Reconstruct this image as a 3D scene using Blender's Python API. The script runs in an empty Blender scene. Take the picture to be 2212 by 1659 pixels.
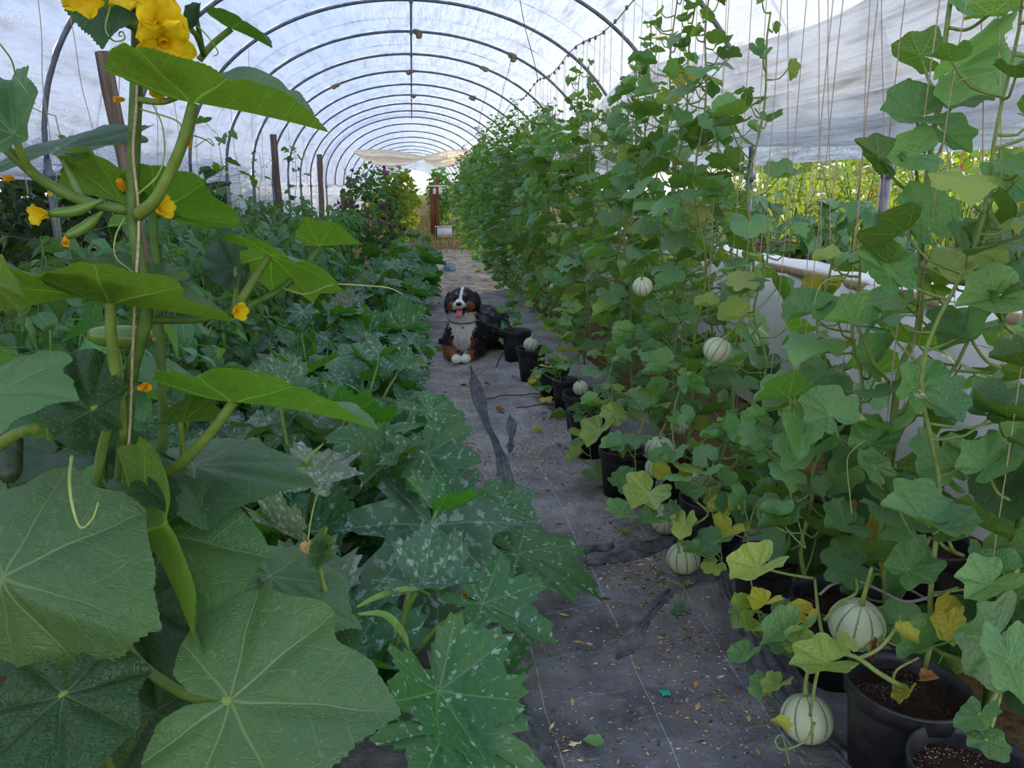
import bpy, math, random
import numpy as np
from mathutils import Vector, Matrix, noise as mnoise

random.seed(7)
RNG = np.random.default_rng(7)
scene = bpy.context.scene
COL = scene.collection
PI = math.pi

# ------------------------------------------------------------------ camera, sky, sun, exposure
FPX = 1650.0
PITCH = math.atan(419 / FPX)
YAW = math.atan(216 / FPX * math.cos(PITCH))
EYE = 1.5
cd = bpy.data.cameras.new('camera')
cd.sensor_width = 36.0
cd.lens = FPX / 2212 * 36.0
cd.clip_start = 0.02
cd.clip_end = 400
cam = bpy.data.objects.new('camera', cd)
COL.objects.link(cam)
cam.location = (0, 0, EYE)
cam.rotation_euler = (PI / 2 - PITCH, 0, -YAW)
scene.camera = cam

SUN_AZ = math.radians(52)      # to the right of the tunnel's axis
SUN_EL = math.radians(10)
world = bpy.data.worlds.new('sky')
scene.world = world
world.use_nodes = True
wn = world.node_tree
wn.nodes.clear()
# hazy evening sky: pale blue overhead, warm and bright towards the horizon, the same all round
tcw = wn.nodes.new('ShaderNodeTexCoord')
sep = wn.nodes.new('ShaderNodeSeparateXYZ')
wn.links.new(tcw.outputs['Generated'], sep.inputs[0])
ramp = wn.nodes.new('ShaderNodeValToRGB')
wn.links.new(sep.outputs[2], ramp.inputs[0])
ramp.color_ramp.elements[0].position = 0.0
ramp.color_ramp.elements[0].color = (1.0, 0.92, 0.84, 1)
ramp.color_ramp.elements[1].position = 0.75
ramp.color_ramp.elements[1].color = (0.58, 0.73, 1.0, 1)
el_ = ramp.color_ramp.elements.new(0.22)
el_.color = (0.80, 0.87, 1.0, 1)
bg = wn.nodes.new('ShaderNodeBackground')
bg.inputs['Strength'].default_value = 1.35
wo = wn.nodes.new('ShaderNodeOutputWorld')
wn.links.new(ramp.outputs[0], bg.inputs['Color'])
wn.links.new(bg.outputs[0], wo.inputs['Surface'])

sl = bpy.data.lights.new('sun', 'SUN')
sl.energy = 3.2
sl.angle = math.radians(1.5)
sl.color = (1.0, 0.78, 0.45)
sun = bpy.data.objects.new('sun', sl)
COL.objects.link(sun)
sd = Vector((math.sin(SUN_AZ) * math.cos(SUN_EL), math.cos(SUN_AZ) * math.cos(SUN_EL), math.sin(SUN_EL)))
sun.rotation_euler = sd.to_track_quat('Z', 'Y').to_euler()
sun.location = (8, 8, 6)

scene.view_settings.view_transform = 'Standard'
scene.view_settings.look = 'None'
scene.view_settings.gamma = 1.0
scene.view_settings.use_curve_mapping = False
scene.view_settings.exposure = 0.55
scene.cycles.transparent_max_bounces = 8
scene.cycles.max_bounces = 5
scene.cycles.diffuse_bounces = 4
scene.cycles.glossy_bounces = 2
scene.cycles.transmission_bounces = 4
scene.cycles.use_adaptive_sampling = True
scene.cycles.adaptive_threshold = 0.2
scene.cycles.use_light_tree = False

# ------------------------------------------------------------------ where a pixel of the photograph lies in the place
FW = np.array([math.sin(YAW) * math.cos(PITCH), math.cos(YAW) * math.cos(PITCH), -math.sin(PITCH)])
RT = np.array([math.cos(YAW), -math.sin(YAW), 0.0])
UP = np.cross(RT, FW)
CP = np.array([0, 0, EYE])


def ray(x, y):
    return FW + RT * (x - 1106) / FPX + UP * (829.5 - y) / FPX


def atd(x, y, d):
    return CP + ray(x, y) * d


def onz(x, y, z=0.0):
    r = ray(x, y)
    return CP + r * (z - EYE) / r[2]


def onx(x, y, X):
    r = ray(x, y)
    return CP + r * X / r[0]


def ony(x, y, Y):
    r = ray(x, y)
    return CP + r * Y / r[1]


# ------------------------------------------------------------------ mesh helpers
def norm(v):
    v = np.asarray(v, float)
    return v / (np.linalg.norm(v) + 1e-12)


class MB:
    """collects vertices, triangles, leaf coordinates and colours"""

    def __init__(self):
        self.v, self.t, self.u, self.c, self.n = [], [], [], [], 0

    def add(self, v, t, u=None, c=None):
        v = np.asarray(v, float)
        self.v.append(v)
        self.t.append(np.asarray(t, int) + self.n)
        self.u.append(np.zeros((len(v), 2)) if u is None else np.asarray(u, float))
        if c is None:
            c = np.ones((len(v), 3))
        else:
            c = np.asarray(c, float)
            if c.ndim == 1:
                c = np.tile(c, (len(v), 1))
        self.c.append(c)
        self.n += len(v)
        return self

    def tube(self, pts, rad, k=6, cap=True, c=None):
        pts = np.asarray(pts, float)
        m = len(pts)
        rad = np.full(m, rad) if np.isscalar(rad) else np.asarray(rad, float)
        tan = np.gradient(pts, axis=0)
        ref = np.array([0.31, 0.17, 0.93])
        if abs(np.dot(norm(pts[-1] - pts[0]), ref)) > 0.93:
            ref = np.array([0.9, 0.3, 0.1])
        V = []
        ang = np.arange(k) * 2 * PI / k
        for i in range(m):
            t = norm(tan[i])
            a = norm(np.cross(t, ref))
            b = np.cross(t, a)
            V.append(pts[i] + rad[i] * (np.outer(np.cos(ang), a) + np.outer(np.sin(ang), b)))
        V = np.concatenate(V)
        T = []
        for i in range(m - 1):
            for j in range(k):
                p, q = i * k + j, i * k + (j + 1) % k
                T += [(p, q, q + k), (p, q + k, p + k)]
        if cap:
            for j in range(1, k - 1):
                T.append((0, j + 1, j))
                T.append(((m - 1) * k, (m - 1) * k + j, (m - 1) * k + j + 1))
        return self.add(V, T, None, c)

    def box(self, c0, c1, c=None):
        x0, y0, z0 = c0
        x1, y1, z1 = c1
        V = [(x0, y0, z0), (x1, y0, z0), (x1, y1, z0), (x0, y1, z0), (x0, y0, z1), (x1, y0, z1), (x1, y1, z1), (x0, y1, z1)]
        Q = [(0, 3, 2, 1), (4, 5, 6, 7), (0, 1, 5, 4), (1, 2, 6, 5), (2, 3, 7, 6), (3, 0, 4, 7)]
        T = []
        for a, b, d, e in Q:
            T += [(a, b, d), (a, d, e)]
        return self.add(V, T, None, c)

    def lathe(self, prof, k=24, c=None, center=(0, 0, 0)):
        prof = np.asarray(prof, float)
        m = len(prof)
        ang = np.arange(k) * 2 * PI / k
        V = np.zeros((m, k, 3))
        V[:, :, 0] = prof[:, 0:1] * np.cos(ang) + center[0]
        V[:, :, 1] = prof[:, 0:1] * np.sin(ang) + center[1]
        V[:, :, 2] = prof[:, 1:2] + center[2]
        T = []
        for i in range(m - 1):
            for j in range(k):
                p, q = i * k + j, i * k + (j + 1) % k
                T += [(p, q, q + k), (p, q + k, p + k)]
        return self.add(V.reshape(-1, 3), T, None, c)

    def ellip(self, cen, r, k=14, m=9, c=None, rot=None):
        th = np.linspace(0, PI, m)
        ang = np.arange(k) * 2 * PI / k
        V = np.zeros((m, k, 3))
        V[:, :, 0] = np.sin(th)[:, None] * np.cos(ang) * r[0]
        V[:, :, 1] = np.sin(th)[:, None] * np.sin(ang) * r[1]
        V[:, :, 2] = -np.cos(th)[:, None] * np.ones(k) * r[2]
        V = V.reshape(-1, 3)
        if rot is not None:
            V = V @ np.asarray(rot).T
        V = V + np.asarray(cen)
        T = []
        for i in range(m - 1):
            for j in range(k):
                p, q = i * k + j, i * k + (j + 1) % k
                if i > 0:
                    T.append((p, q, q + k))
                if i < m - 2:
                    T.append((p, q + k, p + k))
                elif i == m - 2:
                    T.append((p, q + k, p + k))
        return self.add(V, T, None, c)

    def grid(self, P, closed=False, c=None, uv=None):
        """P: (m, n, 3)"""
        P = np.asarray(P, float)
        m, n = P.shape[:2]
        i, j = np.meshgrid(np.arange(m - 1), np.arange(n - 1), indexing='ij')
        a = (i * n + j).ravel()
        T = np.concatenate([np.stack([a, a + 1, a + n + 1], 1), np.stack([a, a + n + 1, a + n], 1)])
        return self.add(P.reshape(-1, 3), T, uv, c)

    def mesh(self, name, colors=False, smooth=True):
        v = np.concatenate(self.v)
        t = np.concatenate(self.t)
        me = bpy.data.meshes.new(name)
        me.vertices.add(len(v))
        me.vertices.foreach_set('co', v.astype(np.float32).ravel())
        me.loops.add(len(t) * 3)
        me.loops.foreach_set('vertex_index', t.astype(np.int32).ravel())
        me.polygons.add(len(t))
        me.polygons.foreach_set('loop_start', np.arange(len(t), dtype=np.int32) * 3)
        me.polygons.foreach_set('loop_total', np.full(len(t), 3, dtype=np.int32))
        if smooth:
            me.polygons.foreach_set('use_smooth', np.ones(len(t), dtype=bool))
        me.update(calc_edges=True)
        u = np.concatenate(self.u)
        if np.any(u):
            uvl = me.uv_layers.new(name='leaf')
            uvl.data.foreach_set('uv', u[t.ravel()].astype(np.float32).ravel())
        if colors:
            ca = me.color_attributes.new('col', 'FLOAT_COLOR', 'POINT')
            cc = np.concatenate(self.c)
            ca.data.foreach_set('color', np.concatenate([cc, np.ones((len(cc), 1))], 1).astype(np.float32).ravel())
        return me


def V3(v):
    return Vector((float(v[0]), float(v[1]), float(v[2])))


def tagit(o, label=None, cat=None, group=None, kind=None):
    if label:
        o['label'] = label
    if cat:
        o['category'] = cat
    if group:
        o['group'] = group
    if kind:
        o['kind'] = kind
    return o


def empty(name, loc, label=None, cat=None, group=None, kind=None):
    o = bpy.data.objects.new(name, None)
    o.empty_display_size = 0.05
    COL.objects.link(o)
    o.location = V3(loc)
    return tagit(o, label, cat, group, kind)


def put(name, me, mat, parent=None, M=None, label=None, cat=None, group=None, kind=None):
    """link a mesh as one object; M is its matrix in the world, the parent stands unrotated at its base"""
    o = bpy.data.objects.new(name, me)
    COL.objects.link(o)
    if mat is not None and len(me.materials) == 0:
        me.materials.append(mat)
    if M is None:
        M = Matrix.Identity(4)
    if parent is not None:
        o.parent = parent
        off = Vector(parent.location)
        p = parent.parent
        while p is not None:
            off += Vector(p.location)
            p = p.parent
        M = Matrix.Translation(-off) @ M
    o.matrix_basis = M
    return tagit(o, label, cat, group, kind)


def fbm(x, y, seed=0.0, octaves=3):
    """cheap smooth value noise on arrays"""
    x, y = np.broadcast_arrays(np.asarray(x, float), np.asarray(y, float))
    tot = np.zeros(x.shape)
    amp = 1.0
    for o in range(octaves):
        xi, yi = np.floor(x).astype(int), np.floor(y).astype(int)
        fx, fy = x - xi, y - yi
        fx, fy = fx * fx * (3 - 2 * fx), fy * fy * (3 - 2 * fy)

        def h(a, b):
            n = np.sin(a * 127.1 + b * 311.7 + seed * 74.7 + o * 19.3) * 43758.5453
            return n - np.floor(n)
        tot += amp * ((h(xi, yi) * (1 - fx) + h(xi + 1, yi) * fx) * (1 - fy) + (h(xi, yi + 1) * (1 - fx) + h(xi + 1, yi + 1) * fx) * fy - 0.5)
        x, y, amp = x * 2.03, y * 2.03, amp * 0.5
    return tot


def curve(pts, n):
    """Catmull-Rom through pts, n samples"""
    P = np.asarray(pts, float)
    if len(P) < 3:
        t = np.linspace(0, 1, n)[:, None]
        return P[0] * (1 - t) + P[-1] * t
    Q = np.concatenate([[2 * P[0] - P[1]], P, [2 * P[-1] - P[-2]]])
    s = np.linspace(0, len(P) - 1 - 1e-6, n)
    out = []
    for x in s:
        i = int(x)
        t = x - i
        a, b, c, d = Q[i], Q[i + 1], Q[i + 2], Q[i + 3]
        out.append(0.5 * (2 * b + (c - a) * t + (2 * a - 5 * b + 4 * c - d) * t * t + (3 * b - a - 3 * c + d) * t ** 3))
    return np.array(out)


# ------------------------------------------------------------------ materials
class MT:
    def __init__(self, name):
        self.m = bpy.data.materials.new(name)
        self.m.use_nodes = True
        self.nt = self.m.node_tree
        self.nt.nodes.clear()
        self.out = self.nt.nodes.new('ShaderNodeOutputMaterial')

    def n(self, typ, ins=None, out=0, **kw):
        nd = self.nt.nodes.new('ShaderNode' + typ)
        for k, v in kw.items():
            setattr(nd, k, v)
        for k, v in (ins or {}).items():
            s = nd.inputs[k]
            if hasattr(v, 'is_output') or isinstance(v, bpy.types.NodeSocket):
                self.nt.links.new(v, s)
            else:
                if s.type == 'RGBA' and len(v) == 3:
                    v = (*v, 1)
                s.default_value = v
        return nd.outputs[out]

    def ma(self, op, a, b=0.0, c=0.0, clamp=False):
        return self.n('Math', {0: a, 1: b, 2: c}, operation=op, use_clamp=clamp)

    def mr(self, v, a, b, c=0.0, d=1.0):
        return self.n('MapRange', {'Value': v, 'From Min': a, 'From Max': b, 'To Min': c, 'To Max': d})

    def mix(self, f, a, b, blend='MIX'):
        nd = self.nt.nodes.new('ShaderNodeMix')
        nd.data_type = 'RGBA'
        nd.blend_type = blend
        for i, v in ((0, f), (6, a), (7, b)):
            s = nd.inputs[i]
            if isinstance(v, bpy.types.NodeSocket):
                self.nt.links.new(v, s)
            else:
                s.default_value = (*v, 1) if (i > 0 and len(v) == 3) else v
        return nd.outputs[2]

    def noise(self, scale, detail=2.0, vec=None, rough=0.5, out=0):
        ins = {'Scale': scale, 'Detail': detail, 'Roughness': rough}
        if vec is not None:
            ins['Vector'] = vec
        return self.n('TexNoise', ins, out=out)

    def bump(self, h, strength=0.4, dist=0.01):
        return self.n('Bump', {'Height': h, 'Strength': strength, 'Distance': dist})

    def princ(self, col, rough=0.6, spec=0.4, normal=None, metal=0.0, **kw):
        ins = {'Base Color': col, 'Roughness': rough, 'Specular IOR Level': spec, 'Metallic': metal}
        if normal is not None:
            ins['Normal'] = normal
        ins.update(kw)
        return self.n('BsdfPrincipled', ins)

    def done(self, sh):
        self.nt.links.new(sh, self.out.inputs['Surface'])
        return self.m


def srgb(r, g, b):
    f = lambda c: (c / 255 / 12.92) if c / 255 <= 0.04045 else ((c / 255 + 0.055) / 1.055) ** 2.4
    return (f(r), f(g), f(b))


def leaf_mat(name, top, vein, under, trans, step=48.0, wv=0.016, sec=0.17, slope=0.8, secw=0.92, mott=None, mott_amt=0.0, spots=0.0,
             edge=None, tr=0.28, rough=0.43, varm=0.35, reticle=0.0, bump=0.35, specv=0.5, k=1.5):
    m = MT(name)
    top = tuple(min(1, c * k) for c in top)
    uv0 = m.n('UVMap', uv_map='leaf')
    wrp = m.noise(3.0, 0.0, uv0, out=1) if reticle > 0 else None
    uv = uv0 if wrp is None else m.n('VectorMath', {0: wrp, 1: (0.07, 0.07, 0.0), 2: m.n('VectorMath', {0: uv0, 1: (-0.035, -0.035, 0.0)}, operation='ADD')}, operation='MULTIPLY_ADD')
    sx = m.nt.nodes.new('ShaderNodeSeparateXYZ')
    m.nt.links.new(uv, sx.inputs[0])
    x, y = sx.outputs[0], sx.outputs[1]
    r = m.n('VectorMath', {0: uv}, out=1, operation='LENGTH')
    if step:
        ph = m.ma('ARCTAN2', x, y)
        st = math.radians(step)
        w = m.ma('SUBTRACT', ph, m.ma('MULTIPLY', m.ma('ROUND', m.ma('DIVIDE', ph, st)), st))
        u = m.ma('MULTIPLY', r, m.ma('COSINE', w))
        d = m.ma('ABSOLUTE', m.ma('MULTIPLY', r, m.ma('SINE', w)))
    else:
        u, d = y, m.ma('ABSOLUTE', x)
    wid = m.ma('MULTIPLY', m.ma('SUBTRACT', 1.12, r), wv * 0.8)
    main = m.ma('SUBTRACT', 1.0, m.ma('DIVIDE', d, wid), clamp=True)
    s0 = m.ma('DIVIDE', m.ma('ADD', m.ma('SUBTRACT', u, m.ma('MULTIPLY', d, slope * 1.5)), m.ma('MULTIPLY', m.ma('MULTIPLY', d, d), 1.4)), sec)
    fr = m.ma('ABSOLUTE', m.ma('MULTIPLY', m.ma('SUBTRACT', m.ma('FRACT', s0), 0.5), 2.0))
    secv = m.mr(fr, secw, 1.0)
    vn = m.ma('MAXIMUM', main, m.ma('MULTIPLY', secv, 0.42))
    hgt = vn
    if reticle > 0:
        wob = m.noise(9.0, 0.0, uv)
        vo = m.n('TexVoronoi', {'Scale': 15.0, 'Vector': m.n('VectorMath', {0: uv, 1: m.n('CombineXYZ', {0: m.ma('MULTIPLY', wob, 0.08), 1: wob})}, operation='ADD')}, feature='DISTANCE_TO_EDGE')
        ret = m.mr(vo, 0.0, 0.09, 1.0, 0.0)
        hgt = m.ma('MAXIMUM', vn, m.ma('MULTIPLY', ret, reticle))
        vn = m.ma('MAXIMUM', vn, m.ma('MULTIPLY', ret, reticle * 0.35))
    geo = m.nt.nodes.new('ShaderNodeNewGeometry')
    pos = geo.outputs['Position']
    back = geo.outputs['Backfacing']
    oi = m.nt.nodes.new('ShaderNodeObjectInfo')
    rnd = oi.outputs['Random']
    col = m.mix(m.ma('MULTIPLY', vn, 0.4), top, vein)
    big = m.noise(7.0, 0.0, pos)
    col = m.mix(m.mr(big, 0.3, 0.7), col, tuple(c * k for c, k in zip(top, (1.25, 1.12, 0.85))), 'MIX')
    col = m.mix(m.ma('MULTIPLY', vn, 0.5), col, vein)
    if mott is not None:
        mo = m.noise(10.0, 2.0, m.n('VectorMath', {0: uv, 1: m.n('CombineXYZ', {0: m.ma('MULTIPLY', rnd, 37.0), 1: 0.0})}, operation='ADD'), rough=0.6)
        f = m.mr(mo, 0.63 - mott_amt, 0.67 - mott_amt, 0.0, 0.7)
        # silver blotches start in the angles of the veins
        fl = m.mr(d, 0.0, 0.16, 1.0, 0.25)
        col = m.mix(m.ma('MULTIPLY', f, fl), col, mott)
    if spots > 0:
        vo2 = m.n('TexVoronoi', {'Scale': 34.0, 'Vector': uv, 'Randomness': 1.0})
        rare = m.noise(5.0, 1.0, uv)
        sp = m.ma('MULTIPLY', m.mr(vo2, 0.10, 0.16, 1.0, 0.0), m.mr(rare, 0.52, 0.6))
        col = m.mix(m.ma('MULTIPLY', sp, spots), col, (0.5, 0.48, 0.22))
    if edge is not None:
        col = m.mix(m.mr(r, 0.45, 1.0, 0.0, 0.6), col, edge)
    col = m.mix(back, col, m.mix(m.ma('MULTIPLY', vn, 1.0, clamp=True), under, tuple(min(1, c * 2.1) for c in under)))
    val = m.mr(rnd, 0.0, 1.0, 1.0 - varm, 1.0 + varm)
    hs = m.n('HueSaturation', {'Hue': m.mr(m.ma('FRACT', m.ma('MULTIPLY', rnd, 7.3)), 0, 1, 0.487, 0.511), 'Saturation': 1.0, 'Value': val, 'Fac': 1.0, 'Color': col})
    if reticle > 0:
        nrm = m.bump(m.ma('ADD', m.ma('MULTIPLY', hgt, -1.0), m.ma('MULTIPLY', m.noise(26.0, 1.0, uv), 0.7)), bump, 0.004)
    else:
        nrm = m.bump(m.noise(11.0, 0.0, uv), bump, 0.012)
    pb = m.princ(hs, rough, specv, nrm)
    tl = m.n('BsdfTranslucent', {'Color': m.mix(1.0, hs, trans, 'MULTIPLY')})
    ms = m.n('MixShader', {0: tr, 1: pb, 2: tl})
    return m.done(ms)


M = {}
M['cuc'] = leaf_mat('cucumber_leaf', srgb(66, 102, 62), srgb(140, 162, 112), srgb(88, 122, 42), (2.4, 2.6, 1.0), wv=0.02, sec=0.21, reticle=0.6, spots=0.5, varm=0.12, bump=0.5, rough=0.45, k=1.2)
M['cucd'] = leaf_mat('cucumber_leaf_dark', srgb(44, 80, 46), srgb(110, 140, 90), srgb(80, 112, 45), (2.4, 2.6, 1.0), wv=0.022, sec=0.21, reticle=0.8, spots=0.2, varm=0.15, bump=0.7, k=1.1)
M['mel'] = leaf_mat('melon_leaf', srgb(70, 103, 66), srgb(138, 160, 108), srgb(88, 120, 56), (2.2, 2.4, 1.0), step=46, wv=0.02, sec=0.2, varm=0.3, k=1.75, tr=0.32)
M['mely'] = leaf_mat('melon_leaf_pale', srgb(128, 152, 78), srgb(176, 188, 122), srgb(140, 158, 84), (1.9, 2.0, 0.9), step=46, wv=0.02, sec=0.2, varm=0.22, k=1.0)
M['melyy'] = leaf_mat('melon_leaf_yellow', srgb(176, 174, 66), srgb(190, 186, 100), srgb(176, 172, 80), (1.5, 1.5, 0.7), step=46, wv=0.02, sec=0.2, varm=0.18, edge=srgb(140, 160, 60), k=0.95)
M['mold'] = leaf_mat('melon_leaf_dry', srgb(150, 108, 58), srgb(176, 140, 90), srgb(160, 120, 70), (1.2, 1.1, 0.9), step=46, wv=0.02, sec=0.2, varm=0.2, tr=0.15, k=1.0)
M['zuc'] = leaf_mat('courgette_leaf', srgb(52, 96, 58), srgb(120, 158, 112), srgb(62, 104, 36), (2.4, 2.6, 0.9), step=45, wv=0.018, sec=0.16, mott=srgb(172, 194, 188), mott_amt=0.03, varm=0.25, rough=0.48, k=1.12)
M['zucs'] = leaf_mat('courgette_leaf_silver', srgb(66, 104, 80), srgb(150, 178, 150), srgb(66, 108, 44), (2.2, 2.4, 1.0), step=45, wv=0.018, sec=0.16, mott=srgb(180, 198, 198), mott_amt=0.075, varm=0.22, rough=0.5, k=1.12)
M['zucb'] = leaf_mat('courgette_leaf_young', srgb(74, 128, 44), srgb(140, 176, 96), srgb(84, 132, 40), (2.4, 2.6, 0.9), step=45, wv=0.018, sec=0.16, varm=0.2, k=1.1)
M['mild'] = leaf_mat('courgette_leaf_mildew', srgb(92, 112, 88), srgb(150, 166, 140), srgb(80, 104, 60), (2.0, 2.1, 1.2), step=45, wv=0.016, sec=0.16, mott=srgb(170, 182, 172), mott_amt=0.09, spots=0.9, varm=0.15, k=1.0)
M['pep'] = leaf_mat('pepper_leaf', srgb(56, 98, 58), srgb(110, 148, 92), srgb(84, 118, 66), (2.2, 2.5, 0.9), step=0, wv=0.03, sec=0.15, slope=0.75, varm=0.35, rough=0.4, k=1.3)
M['hedge'] = leaf_mat('hedge_leaf', srgb(40, 62, 36), srgb(70, 92, 56), srgb(56, 76, 44), (2, 2.2, 1), step=0, wv=0.03, sec=0.2, varm=0.3, k=0.8)
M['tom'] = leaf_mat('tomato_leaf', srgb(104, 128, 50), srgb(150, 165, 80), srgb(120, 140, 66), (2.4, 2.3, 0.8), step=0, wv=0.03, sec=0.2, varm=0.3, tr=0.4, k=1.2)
M['aub'] = leaf_mat('aubergine_leaf', srgb(58, 92, 56), srgb(120, 145, 100), srgb(90, 120, 80), (2.2, 2.3, 1.0), step=0, wv=0.03, sec=0.16, varm=0.3)


def plain(name, col, rough=0.6, spec=0.3, nscale=30.0, namt=0.25, bump=0.2, bd=0.004, metal=0.0, tr=0.0, trc=None):
    m = MT(name)
    pos = m.nt.nodes.new('ShaderNodeNewGeometry').outputs['Position']
    nz = m.noise(nscale, 2.0, pos)
    c = m.mix(m.mr(nz, 0.25, 0.75), tuple(v * (1 - namt) for v in col), tuple(min(1, v * (1 + namt)) for v in col))
    sh = m.princ(c, rough, spec, m.bump(nz, bump, bd), metal)
    if tr > 0:
        sh = m.n('MixShader', {0: tr, 1: sh, 2: m.n('BsdfTranslucent', {'Color': trc or col})})
    return m.done(sh)


M['stem'] = plain('green_stem', srgb(118, 142, 62), 0.5, 0.35, 60, 0.25, tr=0.15, trc=srgb(170, 190, 90))
M['stemd'] = plain('dark_green_stem', srgb(88, 118, 50), 0.5, 0.35, 60, 0.3, tr=0.1, trc=srgb(150, 180, 80))
M['stemm'] = plain('melon_stem', srgb(138, 156, 88), 0.55, 0.3, 50, 0.25, tr=0.15, trc=srgb(180, 190, 110))
M['tend'] = plain('tendril', srgb(172, 190, 112), 0.5, 0.3, 60, 0.15, tr=0.2, trc=srgb(200, 210, 130))
M['twine'] = plain('sisal_twine', srgb(186, 164, 142), 0.85, 0.1, 220, 0.35, 0.5, 0.002)
M['wire'] = plain('dark_wire', srgb(62, 58, 56), 0.6, 0.3, 80, 0.3)
M['wood'] = None
M['flower'] = plain('yellow_petal', srgb(246, 208, 30), 0.55, 0.2, 40, 0.18, 0.3, 0.003, tr=0.3, trc=srgb(252, 212, 40))
M['flowerd'] = plain('faded_orange_petal', srgb(238, 178, 40), 0.6, 0.2, 60, 0.25, 0.4, 0.003, tr=0.25, trc=srgb(240, 170, 40))
M['dryflower'] = plain('dried_petal', srgb(216, 190, 130), 0.7, 0.15, 60, 0.2, tr=0.2, trc=srgb(230, 200, 140))
M['purple'] = plain('purple_petal', srgb(148, 48, 138), 0.6, 0.2, 40, 0.25, tr=0.25, trc=srgb(180, 60, 170))
M['rag'] = plain('sacking_rag', srgb(150, 128, 104), 0.9, 0.05, 40, 0.4, 0.6, 0.01)
M['pot'] = None
M['zucstem'] = plain('courgette_stalk', srgb(112, 146, 66), 0.5, 0.35, 60, 0.25, tr=0.12, trc=srgb(150, 180, 80))


def steel_mat():
    m = MT('galvanised_steel')
    pos = m.nt.nodes.new('ShaderNodeNewGeometry').outputs['Position']
    n1 = m.noise(9.0, 4.0, pos)
    n2 = m.noise(60.0, 3.0, pos)
    c = m.mix(m.mr(n1, 0.3, 0.7), srgb(84, 88, 96), srgb(124, 129, 138))
    c = m.mix(m.mr(n2, 0.62, 0.75, 0.0, 0.5), c, srgb(104, 96, 88))
    return m.done(m.princ(c, 0.45, 0.5, m.bump(n2, 0.15, 0.002), 0.3))


M['steel'] = steel_mat()


def film_mat(name, a, b, transp, dirt_shade_amt=0.5, band=False):
    m = MT(name)
    pos = m.nt.nodes.new('ShaderNodeNewGeometry').outputs['Position']
    mp = m.n('Mapping', {'Vector': pos, 'Scale': (3.0, 0.16, 9.0) if band else (2.0, 0.45, 2.0)})  # banded film: streaks along the folds paint in shading with the dirt
    n1 = m.noise(2.0, 3.0, mp, 0.6)
    mp2 = m.n('Mapping', {'Vector': pos, 'Scale': (5.0, 0.7, 5.0)})
    n2 = m.noise(2.2, 2.0, mp2, 0.65)
    n3 = m.noise(38.0, 1.0, pos)
    dirt_shade = m.ma('ADD', m.mr(n1, 0.48, 0.72, 0.0, 0.6), m.mr(n2, 0.50, 0.74, 0.0, 0.75), clamp=True)
    c = m.mix(m.ma('MULTIPLY', dirt_shade, dirt_shade_amt), a, b)
    nr = m.bump(m.ma('ADD', m.ma('ADD', n1, n2), m.ma('MULTIPLY', n3, 0.25)), 0.8, 0.08)
    tl = m.n('BsdfTranslucent', {'Color': c, 'Normal': nr})
    df = m.n('BsdfDiffuse', {'Color': c, 'Normal': nr})
    gl = m.n('BsdfGlossy', {'Color': (1, 1, 1), 'Roughness': 0.18, 'Normal': nr})
    s = m.n('MixShader', {0: 0.22, 1: tl, 2: df})
    s = m.n('MixShader', {0: 0.12, 1: s, 2: gl})
    tp = m.n('BsdfTransparent', {'Color': (0.96, 0.97, 1.0)})
    fac = m.ma('MULTIPLY', m.ma('SUBTRACT', 1.0, m.ma('MULTIPLY', dirt_shade, 0.75)), transp)
    s = m.n('MixShader', {0: fac, 1: s, 2: tp})
    return m.done(s)


M['film'] = film_mat('greenhouse_film', srgb(204, 213, 231), srgb(164, 157, 148), 0.10, 0.55)
M['filmside'] = film_mat('bunched_film', srgb(236, 238, 242), srgb(150, 150, 134), 0.10, 0.75, True)
M['curtain'] = film_mat('cream_curtain', srgb(252, 236, 206), srgb(222, 192, 150), 0.15, 0.5)
M['fleece'] = None


def wood_mat(name, a, b):
    m = MT(name)
    tc = m.nt.nodes.new('ShaderNodeTexCoord').outputs['Object']
    mp = m.n('Mapping', {'Vector': tc, 'Scale': (40, 40, 3.0)})
    n1 = m.noise(1.0, 5.0, mp, 0.65)
    c = m.mix(m.mr(n1, 0.3, 0.7), a, b)
    return m.done(m.princ(c, 0.85, 0.15, m.bump(n1, 0.7, 0.008)))


M['wood'] = wood_mat('weathered_wood', srgb(78, 66, 58), srgb(142, 124, 108))
M['woodb'] = wood_mat('brown_board', srgb(96, 58, 38), srgb(150, 98, 66))
M['woody'] = wood_mat('pale_stake', srgb(150, 128, 98), srgb(190, 170, 140))


def pot_mat():
    m = MT('black_plastic')
    tc = m.nt.nodes.new('ShaderNodeNewGeometry').outputs['Position']
    n1 = m.noise(14.0, 4.0, tc)
    c = m.mix(m.mr(n1, 0.45, 0.8), srgb(30, 31, 34), srgb(64, 61, 60))
    return m.done(m.princ(c, m.mr(n1, 0.3, 0.7, 0.35, 0.6), 0.45, m.bump(n1, 0.1, 0.002)))


M['pot'] = pot_mat()


def soil_mat():
    m = MT('potting_soil')
    p = m.nt.nodes.new('ShaderNodeNewGeometry').outputs['Position']
    n1 = m.noise(70.0, 5.0, p, 0.7)
    vo = m.n('TexVoronoi', {'Scale': 130.0, 'Vector': p})
    area = m.noise(9.0, 2.0, p)
    c = m.mix(m.mr(n1, 0.3, 0.7), srgb(34, 24, 20), srgb(82, 60, 48))
    pe = m.ma('MULTIPLY', m.mr(vo, 0.18, 0.3, 1.0, 0.0), m.mr(area, 0.52, 0.6))
    c = m.mix(pe, c, srgb(206, 200, 188))
    return m.done(m.princ(c, 0.95, 0.1, m.bump(n1, 1.0, 0.02)))


M['soil'] = soil_mat()


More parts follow.
